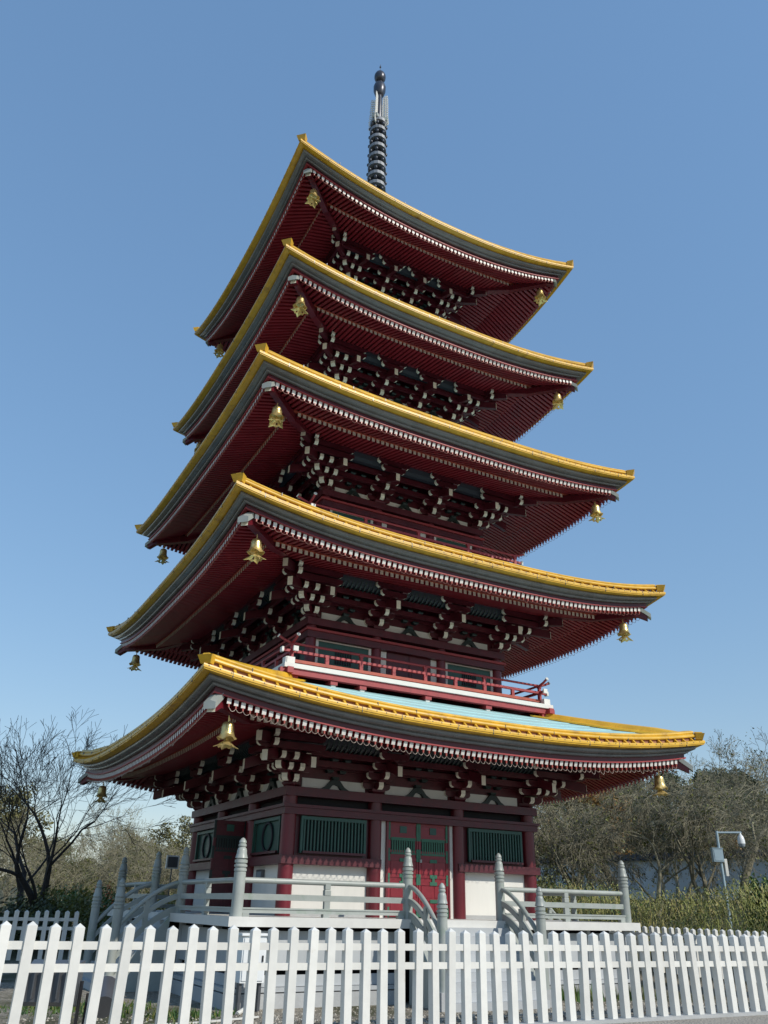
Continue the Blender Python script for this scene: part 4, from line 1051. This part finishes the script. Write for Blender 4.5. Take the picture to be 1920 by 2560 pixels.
# arching shrubs on the bank: one mass nobody could count
def bank():
    rnd = random.Random(12); mb = MB()
    def top(x, y): return zg(x, y)+(1.62+0.22*sin(y*0.7)+0.14*sin(y*2.1+x*1.3))*(0.55+0.45*smooth(9.2, 11, x))
    for i in range(13000):
        y = rnd.uniform(-13, 22); x = 9.3+abs(rnd.gauss(0, 1.9)); b0 = zg(x, y)
        z0 = b0+(top(x, y)-b0)*rnd.random()**0.45
        th = rnd.gauss(-pi*0.85, 1.1); L = rnd.uniform(0.25, 0.65); ww = rnd.uniform(0.005, 0.012)
        dx, dy = cos(th), sin(th); a = Vector((x, y, z0)); pts = []
        for j in range(4):
            q = j/3; pts.append(a+Vector((dx*L*0.75*q, dy*L*0.75*q, 0.10*sin(q*1.6)-L*0.8*q*q)))
        nx, ny = -dy*ww, dx*ww; m = 0 if rnd.random() < 0.40+0.3*sin(y*0.9+x) else 1
        for p, q in zip(pts, pts[1:]): mb.poly([(p.x-nx,p.y-ny,p.z), (p.x+nx,p.y+ny,p.z), (q.x+nx,q.y+ny,q.z), (q.x-nx,q.y-ny,q.z)], m)
    for i in range(34000):
        y = rnd.uniform(-13, 22); x = 9.4+abs(rnd.gauss(0, 1.7)); b0 = zg(x, y); z = b0+(top(x, y)-b0)*rnd.random()**0.5*1.03; s = rnd.uniform(0.02, 0.06)
        n = Vector((rnd.gauss(0,1), rnd.gauss(0,1), rnd.gauss(0.8,1))).normalized(); o = n.orthogonal().normalized(); e = n.cross(o); p = Vector((x, y, z))
        cl = sin(y*1.3+x*0.8)+sin(y*0.45)
        mb.poly([p-o*s, p-e*s*0.5, p+o*s, p+e*s*0.5], 2 if (cl > 1.1 or rnd.random() < 0.1) else (3 if rnd.random() < 0.55 else 1))
    o = mb.build('shrub_bank', [STEMG, STEMH, LEAF5, LEAF1], recalc=False); tag(o, 'mass of arching olive and straw coloured shrubs on the right bank', 'shrubs', kind='stuff')
bank()
def weeds():
    rnd = random.Random(4); mb = MB()
    for cx, cy, r, n in ((-9.0, -5.0, 1.6, 900), (-7.2, -6.8, 0.9, 500), (-8.2, -9.0, 0.7, 250), (3.4, -6.6, 0.8, 350), (-0.6, -6.9, 0.7, 250), (5.2, -6.7, 0.6, 250)):
        for i in range(n):
            x, y = rnd.gauss(cx, r*0.5), rnd.gauss(cy, r*0.35); z = zg(x, y); s = rnd.uniform(0.03, 0.10); th = rnd.random()*6.28; hh = rnd.uniform(0.03, 0.16 if cx < 2 else 0.45)
            mb.poly([(x-cos(th)*s*0.3, y-sin(th)*s*0.3, z), (x+cos(th)*s*0.3, y+sin(th)*s*0.3, z), (x+rnd.gauss(0, 0.05), y+rnd.gauss(0, 0.05), z+hh)], 0 if rnd.random() < 0.7 else 1)
    tag(mb.build('weeds', [LEAF5, LEAF3], recalc=False), 'patches of low green weeds in the gravel by the terrace', 'weeds', kind='stuff')
weeds()
def gravel():
    rnd = random.Random(8); mb = MB()
    for i in range(9000):
        x = rnd.uniform(-12, 7.5); y = rnd.uniform(-14.2, -6.2); z = zg(x, y); s = rnd.uniform(0.012, 0.036); a = rnd.random()*6.28
        c, d = cos(a)*s, sin(a)*s
        mb.poly([(x-c,y-d,z), (x+d,y-c,z), (x,y,z+s*0.9)], i % 3); mb.poly([(x+d,y-c,z), (x+c,y+d,z), (x,y,z+s*0.9)], i % 3); mb.poly([(x+c,y+d,z), (x-d,y+c,z), (x,y,z+s*0.9)], i % 3); mb.poly([(x-d,y+c,z), (x-c,y-d,z), (x,y,z+s*0.9)], i % 3)
    tag(mb.build('gravel', [mat('gravel_light', (0.46, 0.42, 0.35), 0.9), mat('gravel_mid', (0.26, 0.23, 0.18), 0.9), mat('gravel_dark', (0.12, 0.105, 0.085), 0.9)], recalc=False), 'loose pale gravel between the fence and the terrace', 'gravel', kind='stuff')
gravel()

# ------------------------------------------------------------------ garden wall far right
def garden_wall():
    x0, y0 = ray_xy(1250, 66); x1, y1 = ray_xy(1990, 52); root = empty('garden_wall', (x0, y0, 1.6), 'long white garden wall with dark tiled coping behind the right trees', 'wall')
    d = Vector((x1-x0, y1-y0, 0)); L = d.length; d.normalize(); n = Vector((-d.y, d.x, 0)); n = n if n.y < 0 or n.x < 0 else -n
    def W(a, b, z): p = Vector((x0, y0, 0))+d*a+n*b; return (p.x, p.y, z)
    mb = MB(W); mb.box(0, L, -0.12, 0.12, 0.5, 4.4); mb.build('wall_face', WALLB, root)
    mb = MB(W); mb.prism([(-0.4, 4.38), (0, 4.75), (0.4, 4.38)], 0, L, 0); mb.build('coping', ROOFT, root)
    i = 0
    while i*0.55 < L:
        mb = MB(W); a = i*0.55; mb.tube([(a, 0.42, 4.43), (a, 0.02, 4.79)], 0.07, 6); mb.build('coping_tile', ROOFT, root); i += 1
garden_wall()

# ------------------------------------------------------------------ camera pole
def pole():
    x, y = 14.4, -2.6; ax, ay = 0.99, -0.14
    z0 = zg(x, y); root = empty('camera_pole', (x, y, z0), 'pale blue steel pole with arm, control box and white dome camera', 'camera pole')
    mb = MB(); mb.tube([(x, y, z0-0.1), (x, y, 4.34)], [0.062, 0.05], 10); mb.build('pole', METALB, root, smooth=40)
    ex, ey = right.x, right.y; l = math.hypot(ex, ey); ex, ey = ex/l, ey/l
    mb = MB(); mb.tube([(x, y, 4.28), (x+ex*0.95, y+ey*0.95, 4.30)], 0.035, 8); mb.build('arm', METALB, root)
    mb = MB(); mb.box(-0.19, 0.19, -0.11, 0.11, 3.24, 3.70); bx = mb.mesh('control_box', METALB); b = inst('control_box', bx, root, (x-ex*0.10, y-ey*0.10, 0), (0, 0, math.atan2(ey, ex)))
    mb = MB(); mb.box(-0.21, 0.21, -0.13, 0.13, 3.702, 3.73); mb.box(-0.15, 0.15, -0.122, -0.111, 3.28, 3.66); inst('box_lid', mb.mesh('box_lid', METALB), b, (x-ex*0.10, y-ey*0.10, 0), (0, 0, math.atan2(ey, ex)))
    mb = MB(); mb.box(-0.05, 0.05, -0.05, 0.05, 2.75, 3.35); inst('conduit_box', mb.mesh('conduit_box', PVC), root, (x+ex*0.17, y+ey*0.17, 0), (0, 0, math.atan2(ey, ex)))
    cx, cy = x+ex*0.90, y+ey*0.90
    mb = MB(); mb.lathe([(0.03, 4.28), (0.05, 4.22), (0.10, 4.16), (0.13, 4.04), (0.135, 3.90)], 16, (cx, cy, 0)); c = mb.build('camera_housing', CAMW, root, smooth=40)
    mb = MB(); mb.lathe([(0.125, 3.90), (0.12, 3.83), (0.08, 3.77), (0, 3.745)], 16, (cx, cy, 0)); mb.build('camera_dome', LENS, c, smooth=50)
pole()

# ------------------------------------------------------------------ lamps, cabinet and pipes by the terrace
def floodlight(x, y, s, rot, label):
    z = zg(x, y); root = empty('floodlight', (x, y, z), label, 'floodlight')
    T = lambda a, b, c: (x+(a*cos(rot)-b*sin(rot))*s, y+(a*sin(rot)+b*cos(rot))*s, z+c*s)
    mb = MB(T); mb.hexa([(-0.36,-0.12,0.30), (0.36,-0.12,0.30), (0.36,0.22,0.38), (-0.36,0.22,0.38), (-0.36,-0.22,0.86), (0.36,-0.22,0.86), (0.30,0.18,0.80), (-0.30,0.18,0.80)]); hs = mb.build('lamp_housing', LAMPG, root)
    mb = MB(T); mb.hexa([(-0.31,-0.13,0.36), (0.31,-0.13,0.36), (0.31,-0.12,0.36), (-0.31,-0.12,0.36), (-0.31,-0.225,0.81), (0.31,-0.225,0.81), (0.31,-0.21,0.81), (-0.31,-0.21,0.81)]); mb.build('lamp_glass', LENS, hs)
    mb = MB(T)
    for a in (-0.41, 0.41): mb.tube([(a, 0, 0.02), (a, 0, 0.62)], 0.025, 6)
    mb.tube([(-0.41, 0, 0.04), (0.41, 0, 0.04)], 0.025, 6); mb.build('yoke', BLACK, root)
    mb = MB(T)
    for a in range(6): mb.box(-0.28+a*0.11, -0.265+a*0.11, 0.18, 0.27, 0.42, 0.78)
    tag(mb.build('cooling_fins', LAMPG, hs), kind='stuff')
    mb = MB(T); mb.box(-0.5, 0.5, -0.1, 0.1, -0.06, 0.02); mb.build('base_plate', CONC, root)
floodlight(-10.75, -12.0, 1.0, 2.7, 'boxy dark floodlight on a low yoke behind the fence at left')
floodlight(-11.7, -11.3, 0.8, 2.2, 'smaller dark floodlight near the left picture edge behind the fence')
x, y = -10.05, -12.2; z = zg(x, y)
rt = empty('spotlight', (x, y, z), 'round grey barrel spotlight beside the boxy floodlight behind the fence', 'spotlight')
mb = MB(); mb.tube([(x-0.05, y-0.25, z+0.30), (x, y, z+0.42), (x+0.02, y+0.12, z+0.47)], [0.15, 0.19, 0.20], 18); mb.build('barrel', LAMPG, rt, smooth=40)
mb = MB(); mb.tube([(x+0.02, y+0.12, z+0.47), (x+0.025, y+0.14, z+0.475)], 0.18, 18); mb.build('front_glass', LENS, rt)
mb = MB(); mb.tube([(x-0.23, y, z+0.45), (x-0.23, y, z-0.05)], 0.02, 6); mb.tube([(x+0.23, y, z+0.45), (x+0.23, y, z-0.05)], 0.02, 6); mb.tube([(x-0.23, y, z+0.05), (x+0.23, y, z+0.05)], 0.02, 6); mb.build('stand', BLACK, rt)
rt = empty('electrical_cabinet', (-5.75, -6.45, -0.65), 'white electrical cabinet on short legs against the terrace corner', 'cabinet')
mb = MB(); mb.box(-6.0, -5.45, -6.62, -6.30, -0.10, 0.80); cb = mb.build('cabinet_body', CAMW, rt)
mb = MB(); mb.box(-5.97, -5.48, -6.645, -6.622, -0.06, 0.76); mb.build('cabinet_door', CAMW, cb); mb = MB(); mb.box(-5.54, -5.51, -6.67, -6.646, 0.30, 0.42); mb.build('handle', BLACK, cb)
mb = MB(); mb.box(-6.05, -5.40, -6.68, -6.28, 0.805, 0.85); mb.build('cabinet_roof', CAMW, rt)
for a in (-5.95, -5.5): mb = MB(); mb.box(a-0.03, a+0.03, -6.55, -6.40, -0.75, -0.10); mb.build('leg', LAMPG, rt)
mb = MB(); mb.tube([(-5.72, -6.5, -0.1), (-5.70, -6.52, -0.35), (-5.78, -6.62, -0.55), (-6.1, -6.9, -0.63)], 0.045, 8); mb.build('conduit', PVC, rt, smooth=40)
mb = MB(); mb.tube([(-10.5, -8.6, zg(-10.5, -8.6)+0.03), (-8.6, -8.2, zg(-8.6, -8.2)+0.03), (-7.2, -8.05, zg(-7.2, -8.05)+0.03), (-5.9, -7.6, zg(-5.9, -7.6)+0.03)], 0.022, 6)
tag(mb.build('pvc_pipe', PVC), 'thin white pipe lying on the gravel at left behind the fence', 'pipe')
rt = empty('work_lamp', (*ray_xy(418, 40), 1.0), 'small square white framed lamp on a post behind the left railing', 'lamp')
x, y = ray_xy(418, 40); z = zg(x, y)
mb = MB(); mb.tube([(x, y, z-0.1), (x, y, 3.1)], 0.03, 6); mb.build('post', LAMPG, rt)
mb = MB(); mb.box(x-0.28, x+0.28, y-0.05, y+0.05, 2.75, 3.3); lp = mb.build('lamp_frame', CAMW, rt); mb = MB(); mb.box(x-0.22, x+0.22, y-0.07, y-0.051, 2.81, 3.24); mb.build('lamp_panel', LAMPG, lp)
